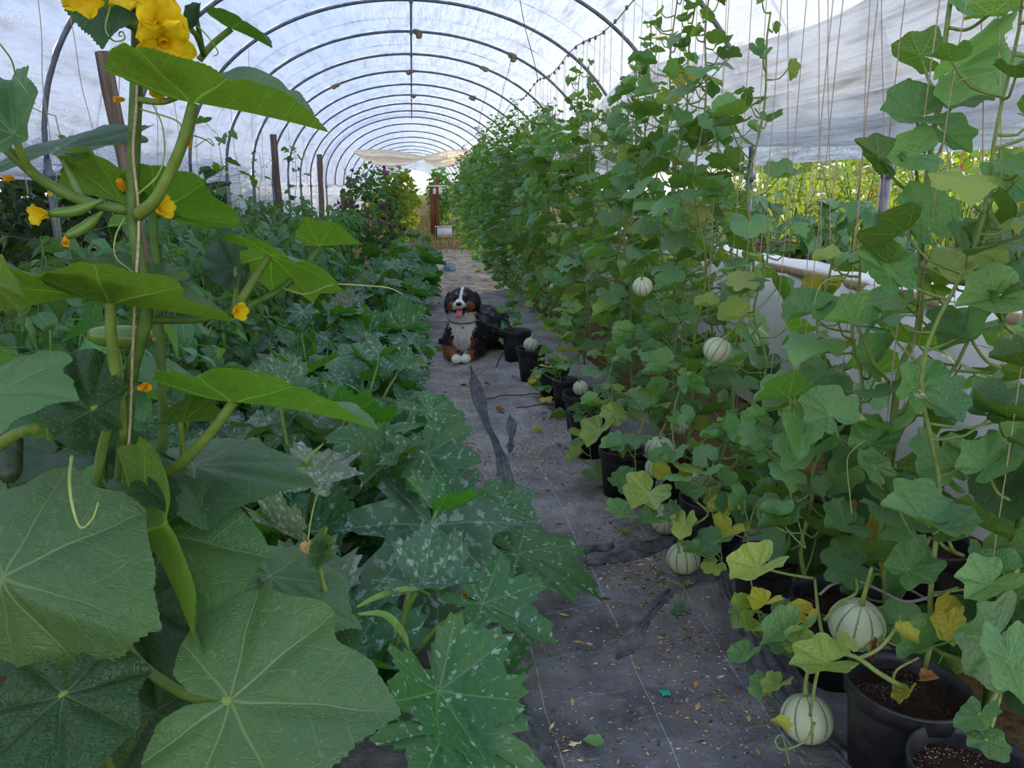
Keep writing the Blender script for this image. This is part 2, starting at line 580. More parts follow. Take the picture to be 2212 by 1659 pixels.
def melon_mat(name, base, stripe):
    m = MT(name)
    tc = m.nt.nodes.new('ShaderNodeTexCoord').outputs['Object']
    sx = m.nt.nodes.new('ShaderNodeSeparateXYZ')
    m.nt.links.new(tc, sx.inputs[0])
    ph = m.ma('ARCTAN2', sx.outputs[0], sx.outputs[1])
    wob = m.noise(26.0, 3.0, tc)
    ph = m.ma('ADD', ph, m.ma('MULTIPLY', m.ma('SUBTRACT', wob, 0.5), 0.16))
    st = 2 * PI / 10
    w = m.ma('ABSOLUTE', m.ma('SUBTRACT', ph, m.ma('MULTIPLY', m.ma('ROUND', m.ma('DIVIDE', ph, st)), st)))
    wid = m.mr(m.noise(55.0, 3.0, tc), 0.3, 0.7, 0.035, 0.075)
    s = m.ma('SUBTRACT', 1.0, m.ma('DIVIDE', w, wid), clamp=True)
    s = m.mr(s, 0.0, 0.5, 0.0, 0.85)
    n2 = m.noise(18.0, 4.0, tc)
    n3 = m.noise(160.0, 2.0, tc)
    c = m.mix(m.mr(n2, 0.3, 0.7), base, tuple(v * k for v, k in zip(base, (1.12, 1.08, 0.95))))
    c = m.mix(m.mr(n3, 0.6, 0.72, 0, 0.35), c, tuple(v * 0.72 for v in base))
    c = m.mix(s, c, stripe)
    c = m.mix(m.mr(m.noise(7.0, 3.0, tc), 0.62, 0.7, 0.0, 0.3), c, srgb(170, 150, 110))
    return m.done(m.princ(c, 0.5, 0.35, m.bump(n3, 0.08, 0.002), 0.0, **{'Subsurface Weight': 0.0}))


M['melon'] = melon_mat('striped_melon', srgb(182, 190, 160), srgb(84, 102, 84))
M['melong'] = melon_mat('unripe_melon', srgb(128, 146, 92), srgb(60, 84, 50))


def ground_mat():
    m = MT('bare_soil')
    p = m.nt.nodes.new('ShaderNodeNewGeometry').outputs['Position']
    n1 = m.noise(1.4, 5.0, p, 0.65)
    n2 = m.noise(30.0, 5.0, p, 0.7)
    c = m.mix(m.mr(n1, 0.35, 0.65), srgb(58, 46, 36), srgb(104, 88, 60))
    c = m.mix(m.mr(n2, 0.35, 0.7, 0, 0.7), c, srgb(142, 116, 78))
    return m.done(m.princ(c, 0.95, 0.1, m.bump(n2, 0.8, 0.03)))


M['ground'] = ground_mat()


def fabric_mat():
    m = MT('weed_fabric')
    p = m.nt.nodes.new('ShaderNodeNewGeometry').outputs['Position']
    sx = m.nt.nodes.new('ShaderNodeSeparateXYZ')
    m.nt.links.new(p, sx.inputs[0])
    x, y = sx.outputs[0], sx.outputs[1]
    n1 = m.noise(2.6, 6.0, p, 0.62)
    n2 = m.noise(18.0, 5.0, p, 0.65)
    n3 = m.noise(120.0, 3.0, p, 0.6)
    wob = m.ma('MULTIPLY', m.ma('SUBTRACT', m.noise(2.2, 2.0, p), 0.5), 0.055)
    fine = m.ma('MULTIPLY', m.ma('SUBTRACT', m.noise(60.0, 2.0, p), 0.5), 0.004)
    # woven marker threads, every 32 cm along and every 21 cm across
    lx = m.ma('DIVIDE', m.ma('ADD', m.ma('ADD', m.ma('SUBTRACT', x, 0.35), wob), fine), 0.32)
    dx = m.ma('MULTIPLY', m.ma('ABSOLUTE', m.ma('SUBTRACT', lx, m.ma('ROUND', lx))), 0.32)
    wob2 = m.ma('MULTIPLY', m.ma('SUBTRACT', m.noise(2.4, 2.0, p), 0.5), 0.10)
    ly = m.ma('DIVIDE', m.ma('ADD', m.ma('ADD', m.ma('SUBTRACT', y, m.ma('MULTIPLY', x, 0.12)), wob2), fine), 0.24)
    dy = m.ma('MULTIPLY', m.ma('ABSOLUTE', m.ma('SUBTRACT', ly, m.ma('ROUND', ly))), 0.24)
    wear = m.mr(n2, 0.35, 0.55)
    wear2 = m.mr(m.noise(5.0, 3.0, p), 0.42, 0.58)
    la = m.ma('MULTIPLY', m.mr(dx, 0.0006, 0.0019, 1.0, 0.0), m.ma('MAXIMUM', wear, 0.35))
    lb = m.ma('MULTIPLY', m.mr(dy, 0.0006, 0.0022, 0.75, 0.0), m.ma('MULTIPLY', wear, wear2))
    line = m.ma('MAXIMUM', la, lb)
    dust_light = m.mr(m.ma('ADD', y, m.ma('MULTIPLY', n1, 1.5)), 2.6, 5.0)  # paler up the path: dust, plus the brighter mid-tunnel light painted in
    c = m.mix(m.mr(n1, 0.32, 0.66), m.mix(dust_light, srgb(62, 63, 68), srgb(106, 104, 104)), m.mix(dust_light, srgb(122, 121, 125), srgb(172, 168, 164)))
    c = m.mix(m.mr(n2, 0.5, 0.75, 0, 0.45), c, srgb(150, 147, 146))
    brown = m.ma('MULTIPLY', m.mr(m.noise(3.4, 5.0, p, 0.7), 0.5, 0.62), m.mr(n3, 0.3, 0.65))
    c = m.mix(m.ma('MULTIPLY', brown, 0.65), c, srgb(112, 92, 74))
    c = m.mix(m.mr(n3, 0.66, 0.74, 0, 0.8), c, srgb(150, 134, 112))
    c = m.mix(m.ma('MULTIPLY', line, 0.8), c, srgb(200, 200, 203))
    weave = m.n('TexWave', {'Scale': 110.0, 'Vector': p}, out=1)
    h = m.ma('ADD', m.ma('MULTIPLY', n2, 1.0), m.ma('MULTIPLY', n3, 0.35))
    return m.done(m.princ(c, 0.85, 0.2, m.bump(h, 0.8, 0.016)))


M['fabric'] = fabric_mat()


def fabricd_mat():
    m = MT('black_fabric_strip')
    p = m.nt.nodes.new('ShaderNodeNewGeometry').outputs['Position']
    n1 = m.noise(16.0, 5.0, p, 0.65)
    c = m.mix(m.mr(n1, 0.35, 0.75), srgb(62, 63, 67), srgb(126, 124, 124))
    return m.done(m.princ(c, 0.8, 0.25, m.bump(n1, 0.7, 0.012)))


M['fabricd'] = fabricd_mat()


def attr_mat(name, rough=0.8, spec=0.15, tr=0.0):
    m = MT(name)
    c = m.n('Attribute', attribute_name='col', attribute_type='GEOMETRY')
    p = m.nt.nodes.new('ShaderNodeNewGeometry').outputs['Position']
    c2 = m.mix(m.mr(m.noise(60, 3, p), 0.3, 0.7, 0, 0.3), c, m.mix(1.0, c, (0.55, 0.55, 0.55), 'MULTIPLY'))
    sh = m.princ(c2, rough, spec)
    if tr:
        sh = m.n('MixShader', {0: tr, 1: sh, 2: m.n('BsdfTranslucent', {'Color': c2})})
    return m.done(sh)


M['fleece'] = plain('white_fleece', srgb(232, 230, 228), 0.8, 0.2, 3.0, 0.12, 0.4, 0.02)
M['attr'] = attr_mat('tinted_matter')
M['fur'] = attr_mat('dog_fur', 0.6, 0.3)

# ------------------------------------------------------------------ leaves
CUC = [(0, 1.0), (13, .86), (34, .75), (50, .79), (74, .67), (94, .69), (120, .59), (142, .57), (160, .47), (172, .30), (179.2, .05)]
MEL = [(0, .88), (22, .77), (46, .86), (68, .72), (92, .83), (115, .69), (138, .72), (160, .54), (172, .34), (179.2, .05)]
ZUC = [(0, 1.0), (9, .83), (15, .81), (24, .56), (33, .76), (45, .97), (54, .80), (60, .77), (68, .50), (78, .70), (90, .85), (101, .68), (112, .45), (124, .58), (135, .67), (147, .54), (157, .40), (170, .24), (179.2, .05)]
ZUW = [(0, .97), (9, .88), (15, .86), (24, .70), (34, .82), (45, .93), (54, .84), (60, .82), (68, .66), (78, .76), (90, .85), (101, .76), (112, .62), (124, .66), (135, .71), (147, .62), (157, .48), (170, .28), (179.2, .05)]


def outline(prof, phi, seed=0, jit=0.05, lin=1):
    rs = np.random.default_rng(seed)
    out = np.zeros_like(phi)
    for side in (-1, 1):
        a = np.array([math.radians(p[0]) for p in prof])
        r = np.array([p[1] for p in prof]) * (1 + rs.normal(0, jit, len(prof)) * (np.arange(len(prof)) > 0))
        sel = (phi >= 0) if side > 0 else (phi < 0)
        p = np.abs(phi[sel])
        k = np.clip(np.searchsorted(a, p) - 1, 0, len(a) - 2)
        t = np.clip((p - a[k]) / (a[k + 1] - a[k]), 0, 1)
        tt = np.where(k < lin, t, t * t * (3 - 2 * t))
        out[sel] = r[k] * (1 - tt) + r[k + 1] * tt
    return out


def leaf_arr(prof, rings=5, nang=37, seed=0, cup=0.15, foldL=0.15, foldR=0.15, wave=0.05, wk=5, droop=0.1, tooth=0.03, teeth=0, puff=0.02, step=48.0, lin=1, jit=0.05, edge=0.0, back=0.0):
    """a blade around the end of its stalk: +Y to the tip, +Z its upper side"""
    rs = np.random.default_rng(seed + 100)
    phi = np.linspace(-PI * 0.996, PI * 0.996, nang)
    R = outline(prof, phi, seed, jit, lin)
    if teeth:
        saw = np.abs(((phi * teeth / (2 * PI)) % 1.0) - 0.35)
        Ro = R * (1 + tooth * (0.5 - 2 * np.minimum(saw, 0.6)))
    else:
        Ro = R * (1 + tooth * np.where(np.arange(nang) % 2 == 0, 1, -1) * (np.abs(phi) < 2.9))
    fr = (np.arange(1, rings + 1) / rings) ** 0.92
    rr = np.concatenate([np.outer(fr[:-1], R), Ro[None]])
    x = rr * np.sin(phi)
    y = rr * np.cos(phi)
    flat = np.stack([x, y], -1).reshape(-1, 2)
    ph = np.broadcast_to(phi, rr.shape)
    p0, p1 = rs.uniform(0, 6.28, 2)
    z = cup * rr ** 2 + wave * rr ** 2 * (np.sin(wk * ph + p0) + 0.6 * np.sin((wk * 2 - 1) * ph + p1))
    st = math.radians(step)
    w = ph - st * np.round(ph / st)
    z += puff * np.minimum(rr * 3, 1) * (1 - np.exp(-(rr * np.sin(w) / 0.07) ** 2))
    z -= droop * np.maximum(y, 0) ** 2 + back * np.maximum(-y, 0) ** 2
    z -= edge * np.maximum(rr - 0.5, 0) ** 2
    ax = np.abs(x)
    a = np.where(x >= 0, foldR, foldL) * np.tanh(ax / 0.12)
    x2 = np.sign(x) * (ax * np.cos(a)) - np.sign(x) * z * np.sin(a)
    z2 = ax * np.sin(a) + z * np.cos(a)
    P = np.concatenate([[[0, 0, 0]], np.stack([x2, y, z2], -1).reshape(-1, 3)])
    U = np.concatenate([[[1e-4, 1e-4]], flat])
    T = []
    for j in range(nang - 1):
        T.append((0, 1 + j + 1, 1 + j))
    i, j = np.meshgrid(np.arange(rings - 1), np.arange(nang - 1), indexing='ij')
    a0 = (1 + i * nang + j).ravel()
    T = np.concatenate([np.array(T), np.stack([a0, a0 + nang + 1, a0 + nang], 1), np.stack([a0, a0 + 1, a0 + nang + 1], 1)])
    return P, T, U


def blade_arr(n=7, m=2, width=0.36, fold=0.35, droop=0.35, tip=0.8, wave=0.03, seed=0):
    """a pinnate leaf (pepper, aubergine): stalk at the origin, +Y to the tip"""
    rs = np.random.default_rng(seed)
    t = np.linspace(0, 1, n)
    wd = width * np.sin(PI * t ** tip) ** 0.85 * (1 - 0.15 * t)
    wd[0] = 0.008
    wd[-1] = 0.004
    s = np.linspace(-1, 1, 2 * m + 1)
    X = wd[:, None] * s[None]
    Y = np.broadcast_to(t[:, None], X.shape) * 1.0
    Z = np.abs(X) * fold - droop * Y ** 2 + wave * np.sin(9 * Y + 2.5 * s[None] + rs.uniform(0, 6)) * np.abs(s[None])
    yb = Y * (1 - 0.12 * droop)
    P = np.stack([X, yb, Z], -1)
    mb = MB()
    mb.grid(P)
    T = mb.t[0][:, ::-1]
    T = mb.t[0]
    v = P.reshape(-1, 3)
    nrm = np.cross(v[T[0][1]] - v[T[0][0]], v[T[0][2]] - v[T[0][0]])
    if nrm[2] < 0:
        T = T[:, ::-1]
    U = np.stack([X, Y], -1).reshape(-1, 2) + 1e-5
    return v, T, U


def mesh_of(arr, name, mat):
    me = MB().add(*arr).mesh(name)
    me.materials.append(mat)
    return me


def frame(org, tip_dir, nrm, s=1.0, sx=1.0):
    ey = norm(tip_dir)
    ez = np.asarray(nrm, float)
    ez = ez - ey * np.dot(ez, ey)
    ez = norm(ez)
    ex = np.cross(ey, ez)
    m = Matrix(((ex[0] * s * sx, ey[0] * s, ez[0] * s, org[0]), (ex[1] * s * sx, ey[1] * s, ez[1] * s, org[1]), (ex[2] * s * sx, ey[2] * s, ez[2] * s, org[2]), (0, 0, 0, 1)))
    return m


def xform(arr, m):
    A = np.array(m)
    P, T, U = arr
    return P @ A[:3, :3].T + A[:3, 3], T, U


# shared blades
MEL_ARR = [leaf_arr(MEL, 4, 31, s, cup=c, foldL=f, foldR=f * g, wave=w, wk=5, droop=d, tooth=0.03, step=46, jit=0.06)
           for s, c, f, g, w, d in ((1, .30, .45, 1, .07, .05), (2, .15, .75, .8, .06, .10), (3, -.10, .15, 1, .08, .15), (4, .22, .30, 1.6, .10, .0), (5, .05, .95, .9, .05, .2), (6, -.2, .05, 1, .12, .2))]
MEL_LO = [leaf_arr(MEL, 2, 17, s, cup=c, foldL=f, foldR=f, wave=w, wk=4, droop=d, tooth=0.0, step=46, jit=0.08)
          for s, c, f, w, d in ((11, .3, .4, .08, .05), (12, .1, .7, .06, .1), (13, -.1, .2, .1, .15))]
ZUC_ARR = [leaf_arr(p, 6, 73, s, cup=c, foldL=f, foldR=f * g, wave=w, wk=4, droop=d, tooth=0.05, step=45, jit=0.05, puff=0.05, lin=1)
           for p, s, c, f, g, w, d in ((ZUC, 21, .05, .25, 1, .07, .25), (ZUW, 22, .25, .5, .8, .06, .1), (ZUW, 23, -.12, .10, 1, .08, .2), (ZUC, 24, -.15, .15, 1.3, .10, .3), (ZUW, 25, .2, .6, 1, .07, .15))]
ZUC_UP = leaf_arr(ZUC, 6, 73, 31, cup=.3, foldL=1.0, foldR=.9, wave=.06, droop=-.1, tooth=.06, step=45, puff=.05)
PEP_ARR = [blade_arr(7, 2, w, f, d, t, wv, s) for s, w, f, d, t, wv in ((1, .30, .35, .30, .75, .03), (2, .34, .15, .55, .7, .05), (3, .26, .6, .15, .8, .03), (4, .32, .25, .8, .72, .05))]
PEP_LO = [blade_arr(4, 1, .32, .3, .3, .75, 0.0, 1), blade_arr(4, 1, .3, .2, .7, .75, 0.0, 2)]

LM = {}
for nm in ('mel', 'mely', 'melyy', 'mold'):
    LM[nm] = [mesh_of(a, 'melon_leaf', M[nm]) for a in MEL_ARR]
for nm in ('zuc', 'zucs', 'mild'):
    LM[nm] = [mesh_of(a, 'courgette_leaf', M[nm]) for a in ZUC_ARR]
LM['zucb'] = [mesh_of(ZUC_UP, 'courgette_leaf', M['zucb'])]
LM['pep'] = [mesh_of(a, 'pepper_leaf', M['pep']) for a in PEP_ARR]
LM['aub'] = [mesh_of(a, 'aubergine_leaf', M['aub']) for a in (blade_arr(8, 3, .42, .3, .4, .8, .06, 9), blade_arr(8, 3, .40, .1, .7, .8, .08, 10))]
SQ_ARR = [leaf_arr(CUC, 6, 49, s, cup=c, foldL=f, foldR=f, wave=.06, wk=4, droop=d, tooth=.02, jit=.04) for s, c, f, d in ((41, .1, .3, .2), (42, -.15, .1, .25), (43, .1, .6, .15))]
LM['cucd'] = [mesh_of(a, 'cucumber_leaf', M['cucd']) for a in SQ_ARR]
LM['cuc'] = [mesh_of(a, 'cucumber_leaf', M['cuc']) for a in SQ_ARR]


def flower_mesh(name, mat, petals=5, open_=0.9, ln=1.0, wid=0.45):
    mb = MB()
    for k in range(petals):
        a = k * 2 * PI / petals
        t = np.linspace(0, 1, 6)
        s = np.linspace(-1, 1, 5)
        rad = 0.10 + open_ * ln * t ** 1.25
        hz = ln * (0.75 * t ** 0.7) - 0.35 * open_ * t ** 3
        wd = wid * (0.35 + 0.75 * np.sin(PI * np.minimum(t * 0.82 + 0.12, 1)))
        wd[-1] = 0.05
        X = rad[:, None] + 0 * s
        Y = wd[:, None] * s
        Z = hz[:, None] + 0.10 * np.sin(5 * s[None] + 7 * t[:, None] + k) + 0.18 * s[None] ** 2 * wd[:, None]
        ca, sa = math.cos(a), math.sin(a)
        P = np.stack([X * ca - Y * sa, X * sa + Y * ca, Z], -1)
        mb.grid(P)
    mb.lathe([(0.02, 0.0), (0.13, 0.03), (0.15, 0.2), (0.12, 0.35)], 8)
    me = mb.mesh(name)
    me.materials.append(mat)
    return me


FL_OPEN = flower_mesh('open_flower', M['flower'], 5, 0.8, 1.0, 0.42)
FL_HALF = flower_mesh('half_open_flower', M['flower'], 5, 0.45, 1.3, 0.34)
FL_SHUT = flower_mesh('closed_flower', M['flowerd'], 5, 0.12, 1.6, 0.30)
FL_PURP = flower_mesh('mallow_flower', M['purple'], 5, 0.9, 0.7, 0.5)
FL_DRY = flower_mesh('dried_flower', M['dryflower'], 5, 0.10, 1.7, 0.28)


# ------------------------------------------------------------------ the setting
g = MB()
gx = np.linspace(-60, 80, 100)
gy = np.linspace(-8, 260, 160)
GX, GY = np.meshgrid(gx, gy, indexing='ij')
P = np.stack([GX, GY, -0.05 + 0.03 * fbm(GX * .7, GY * .7, 3)], -1)
g.grid(P)
me = g.mesh('ground')
t = np.concatenate(g.t)
put('ground', me, M['ground'], label='bare brown soil under and around the tunnel', kind='structure')
me.flip_normals()

# the woven weed fabric on the path
nx, ny = 100, 760
gx = np.linspace(-.45, 1.55, nx)
gy = 0.4 + 19.6 * np.linspace(0, 1, ny) ** 1.35
GX, GY = np.meshgrid(gx, gy, indexing='ij')


def mat_z(X, Y):
    X, Y = np.asarray(X, float), np.asarray(Y, float)
    z = 0.024 * fbm(X * 2.2, Y * 1.6, 5, 3) + 0.016 * fbm(X * 8, Y * 4.5, 8, 3)
    z += 0.020 * np.exp(-((X - 0.95 + 0.1 * np.sin(Y * 1.7)) / 0.16) ** 2) * (0.5 + fbm(X * 3, Y * 3, 12, 2))
    # raised creases running across the path
    for y0, sl, h, wd in ((2.30, .55, .016, .035), (3.35, -.25, .02, .05), (4.75, .1, .014, .05), (5.6, .5, .012, .04), (1.95, -.3, .01, .04), (4.1, .9, .014, .05)):
        z += 1.3 * h * np.exp(-((Y - y0 - sl * (X - .7) + 0.05 * np.sin(9 * X + y0)) / wd) ** 2) * np.clip((X - .45) / .2, 0, 1)
    return z


P = np.stack([GX, GY, mat_z(GX, GY)], -1)
fb = MB().grid(P)
me = fb.mesh('floor')
me.flip_normals()
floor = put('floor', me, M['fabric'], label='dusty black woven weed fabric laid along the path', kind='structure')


def flap(name, line, width, lift, seed=0, label=None):
    """a loose strip or fold of the same fabric lying on the floor"""
    c = curve(line, 60)
    rs = np.random.default_rng(seed)
    tg = np.gradient(c, axis=0)
    nr = np.stack([-tg[:, 1], tg[:, 0]], 1)
    nr /= np.linalg.norm(nr, axis=1)[:, None] + 1e-9
    s = np.linspace(-1, 1, 13)
    wv = width * (0.8 + 0.35 * np.sin(np.linspace(0, 9, 60) + seed))
    wv *= np.clip(np.minimum(np.arange(60), np.arange(59, -1, -1)) / 8.0, 0.25, 1)
    X = c[:, 0:1] + nr[:, 0:1] * wv[:, None] * s
    Y = c[:, 1:2] + nr[:, 1:2] * wv[:, None] * s
    Z = mat_z(X, Y) + 0.004 + lift * (1 - s ** 2) * (0.7 + 0.5 * np.sin(7 * s + np.linspace(0, 12, 60)[:, None])) + 0.004 * rs.normal(size=X.shape) * 0.3
    mb = MB().grid(np.stack([X, Y, Z], -1))
    me = mb.mesh(name)
    put(name, me, M['fabricd'], floor, label=label)


flap('fabric_strip', [(0.40, 3.3), (0.46, 4.06), (0.44, 4.9), (0.45, 5.6), (0.46, 6.5)], 0.045, 0.016, 1, 'narrow black strip of fabric running up the path')
flap('fabric_strip', [(0.52, 4.2), (0.58, 4.6), (0.62, 5.0)], 0.03, 0.01, 2)
flap('fabric_fold', [(0.66, 2.80), (0.80, 2.84), (0.95, 2.92), (1.12, 2.95)], 0.06, 0.03, 3, 'crumpled fold of fabric beside the melon')
flap('fabric_fold', [(0.64, 2.93), (0.72, 2.94), (0.82, 2.96)], 0.025, 0.02, 6)
flap('fabric_strip', [(1.14, 1.4), (1.10, 1.9), (1.12, 2.3), (1.16, 2.65)], 0.05, 0.010, 4)
flap('fabric_strip', [(0.28, 1.3), (0.30, 1.7), (0.27, 2.1), (0.30, 2.4)], 0.035, 0.010, 5)
flap('fabric_fold', [(0.62, 2.15), (0.75, 2.30), (0.86, 2.46), (0.93, 2.55)], 0.03, 0.012, 7)

# the tunnel: steel hoops on posts, ridge pipe, film
HX, HW, ZS, ZA = 0.06, 2.86, 1.70, 3.82      # centre, half width, spring line, apex
HY = [0.57 + 2.0 * k for k in range(14)]


def arc(t, dz=0.0, r=0.0):
    """t from -1 (left spring) to 1 (right spring)"""
    a = t * PI / 2
    return HX + (HW + r) * np.sin(a), ZS + (ZA - ZS + r) * np.cos(a) ** 0.92 + dz


frm = empty('tunnel_frame', (HX, HY[0], 0), 'galvanised steel hoops, posts and ridge pipe of the polytunnel', 'frame')
ta = np.linspace(-1, 1, 61)
for k, y in enumerate(HY):
    hx, hz = arc(ta)
    sag = 0.0
    put('hoop', MB().tube(np.stack([hx, np.full_like(hx, y), hz], 1), 0.021, 8).mesh('hoop'), M['steel'], frm)
    for sx in (-1, 1):
        X = HX + sx * HW
        mb = MB()
        mb.tube([(X, y, -0.05), (X, y, 0.9), (X, y, ZS + 0.03)], 0.029, 8)
        o = put('post', mb.mesh('post'), M['steel'], frm)
        cl = MB()
        cl.tube([(X, y, ZS - 0.13), (X, y, ZS - 0.05)], 0.036, 8)
        cl.box((X - 0.05, y - 0.012, ZS - 0.11), (X + 0.05, y + 0.012, ZS - 0.07))
        put('clamp', cl.mesh('clamp'), M['steel'], o)
put('ridge_pipe', MB().tube(np.stack([np.full(40, HX), np.linspace(-1.5, HY[-1] + .1, 40), ZA - 0.03 - 0.012 * np.abs(np.sin(np.linspace(0, 20, 40)))], 1), 0.016, 8).mesh('ridge_pipe'), M['steel'], frm)
for y in HY:
    put('ridge_clip', MB().ellip((HX, y, ZA - 0.02), (0.03, 0.035, 0.035), 8, 6).mesh('ridge_clip'), M['steel'], frm)


def rag_tie(x, y, z, seed):
    rs = np.random.default_rng(seed)
    mb = MB()
    for q in range(4):
        d = rs.normal(0, 0.03, 3)
        mb.ellip((x + d[0], y + d[1] * .4, z + d[2] * .6), (0.06 * rs.uniform(.6, 1.3), 0.035, 0.035 * rs.uniform(.7, 1.3)), 8, 6)
    me = mb.mesh('rag_tie')
    v = np.zeros(len(me.vertices) * 3, dtype=np.float32)
    me.vertices.foreach_get('co', v)
    v = v + (rs.normal(0, 0.006, v.shape)).astype(np.float32)
    me.vertices.foreach_set('co', v)
    me.update()
    put('rag_tie', me, M['rag'], frm)


for k, tt in ((4, 0.24), (4, -0.30), (6, 0.36), (6, 0.02), (7, 0.30), (8, -0.35), (8, 0.0), (9, 0.33), (10, 0.02)):
    x, z = arc(np.array(tt))
    rag_tie(float(x), HY[k], float(z) - 0.01, k)

ceil = empty('ceiling', (HX, 0, ZS), 'translucent plastic film stretched over the tunnel hoops', kind='structure')


def film_bay(k, y0, y1, seed):
    n, m = 17, 150
    yy = np.linspace(y0, y1, n)
    s = np.linspace(0, 1, m)
    zl = 1.60 if y0 < 11.5 else (0.9 if y0 < 13.5 else 0.15)
    t = -1 + 2 * s
    X, Z = arc(t, 0, 0.024)
    nx_, nz_ = np.sin(t * PI / 2), np.cos(t * PI / 2)
    X = np.broadcast_to(X, (n, m)).copy()
    Z = np.broadcast_to(Z, (n, m)).copy()
    Yg = np.broadcast_to(yy[:, None], (n, m)).copy()
    v = (yy - y0) / (y1 - y0)
    hang = np.sin(PI * v)[:, None]
    # the film sags between hoops and wrinkles over them
    d = -0.045 * hang + 0.022 * fbm(s[None] * 26 + v[:, None] * 2.0, v[:, None] * 3 + seed, seed, 3) * (0.3 + hang) + 0.022 * fbm(s[None] * 60 + v[:, None] * 5, v[:, None] * 2 + seed, seed + 3, 2) * (1.1 - 0.8 * hang)
    X += d * nx_
    Z += d * nz_
    mb = MB().grid(np.stack([X, Yg, Z], -1))
    put('film_panel', mb.mesh('film_panel'), M['film'], ceil)
    # left skirt
    q = np.linspace(0, 1, 16)
    zb = zl + 0.03 * np.sin(yy * 2.1 + seed)
    Zs = Z[:, 0][:, None] * (1 - q) + zb[:, None] * q
    Xs = X[:, 0][:, None] - 0.01 + 0.035 * fbm(q[None] * 9 + 0 * yy[:, None], yy[:, None] * 1.1, 5, 2) * q * 2
    put('film_skirt', MB().grid(np.stack([Xs, np.broadcast_to(yy[:, None], Xs.shape), Zs], -1)).mesh('film_skirt'), M['film' if zl > 1 else 'filmside'], ceil)
    # right side: the film pushed up into lengthwise folds that hang inwards
    q = np.linspace(0, 1, 110)
    Q, Yq = np.broadcast_arrays(q[None], yy[:, None])
    n1 = fbm(Q * 5.0 + 0.25 * Yq, Yq * 0.22 + 0.6 * Q, 9, 2)
    n2 = fbm(Q * 13.0 - 0.2 * Yq, Yq * 0.3, 21, 3)
    n3 = fbm(Q * 34.0 + 0.3 * Yq, Yq * 0.5, 33, 2)
    Zs = 2.66 + 0.10 * np.sin(Yq * 0.9) * (1 - Q) - 0.84 * Q + 0.06 * np.sin(Yq * 1.1) * Q ** 2 + 0.04 * n2
    edge_x = HX + HW * np.sqrt(np.clip(1 - ((np.maximum(Zs, ZS) - ZS) / (ZA - ZS)) ** 2, 0, 1))
    Xs = edge_x - 0.05 - 0.10 * Q - (0.16 * n1 + 0.11 * n2 + 0.035 * n3) * (0.25 + Q) - 0.10 * Q ** 3 * (1 + np.sin(Yq * 0.8 + 1))
    put('film_fold', MB().grid(np.stack([Xs, np.broadcast_to(yy[:, None], Xs.shape), Zs], -1)).mesh('film_fold'), M['filmside'], ceil)


for k in range(len(HY)):
    y0 = HY[k] - 2.0
    film_bay(k, y0, HY[k], k + 1)
# hold-down cords over the film, midway between hoops
for k in range(1, len(HY)):
    x, z = arc(np.linspace(-0.98, 0.98, 41), 0, 0.0)
    y = HY[k] - 1.0
    put('hold_down_cord', MB().tube(np.stack([x, np.full_like(x, y), z - 0.01], 1), 0.0045, 5).mesh('hold_down_cord'), M['wire'], ceil)

# the second tunnel beyond the gap
frm2 = empty('tunnel_frame', (0.8, 31, 0), 'distant hoops of the second tunnel seen past the cream curtain', 'frame')
cl2 = empty('ceiling', (0.8, 31, ZS), 'film over the second tunnel beyond the cream curtain', kind='structure')
HY2 = [28.0 + 4.0 * k for k in range(20)]
for k, y in enumerate(HY2):
    x, z = arc(ta, 0, 0.22)
    put('hoop', MB().tube(np.stack([x, np.full_like(x, y), z], 1), 0.025, 6).mesh('hoop'), M['steel'], frm2)
    if k < len(HY2) - 1:
        t = np.linspace(-1, 1, 60)
        x, z = arc(t, 0, 0.25)
        yy = np.linspace(y, y + 4, 9)
        Z = np.broadcast_to(z, (9, 60)) - 0.08 * np.sin(PI * (yy - y) / 4)[:, None] + 0.05 * fbm(t[None] * 12 + 0 * yy[:, None], yy[:, None], k, 2)
        put('film_panel', MB().grid(np.stack([np.broadcast_to(x, Z.shape), np.broadcast_to(yy[:, None], Z.shape), Z], -1)).mesh('film_panel'), M['film'], cl2)
        for sx in (-1, 1):
            zz = np.linspace(ZS + .02, 0.3 if sx < 0 else 1.2, 6)
            X = np.full((9, 6), HX + sx * (HW + .24)) + 0.03 * fbm(np.broadcast_to(zz * 3, (9, 6)).copy(), np.broadcast_to(yy[:, None], (9, 6)).copy(), 3, 2)
            put('film_skirt', MB().grid(np.stack([X, np.broadcast_to(yy[:, None], X.shape), np.broadcast_to(zz, X.shape)], -1)).mesh('film_skirt'), M['filmside'], cl2)

# gathered cream curtain at the end of the first tunnel
cy = 26.75
cur = empty('gathered_curtain', (.2, cy, 2.3), 'cream plastic curtain gathered up across the far end of the tunnel', 'curtain')
for x0, x1, zt0, zt1, belly in ((-1.85, 0.42, 2.78, 2.60, 0.36), (0.42, 2.35, 2.60, 2.80, 0.34)):
    s = np.linspace(0, 1, 50)
    q = np.linspace(0, 1, 26)
    X = x0 + (x1 - x0) * s[:, None] + 0 * q
    top = (zt0 + (zt1 - zt0) * s)[:, None] + 0.10 * np.sin(PI * s)[:, None]
    bot = (zt0 + (zt1 - zt0) * s)[:, None] - 0.10 - belly * np.sin(PI * s ** (0.85 if x0 < 0 else 0.7))[:, None]
    Z = top * (1 - q) + bot * q
    fold = 0.10 * np.sin(q[None] * 13 + 3 * np.sin(PI * s)[:, None]) * (0.3 + np.sin(PI * s)[:, None])
    Yy = cy - 0.15 * np.sin(PI * q[None]) * np.sin(PI * s)[:, None] + fold + 0.05 * fbm(X * 4, Z * 6, 2, 2)
    put('swag', MB().grid(np.stack([X, Yy, Z], -1)).mesh('swag'), M['curtain'], cur)

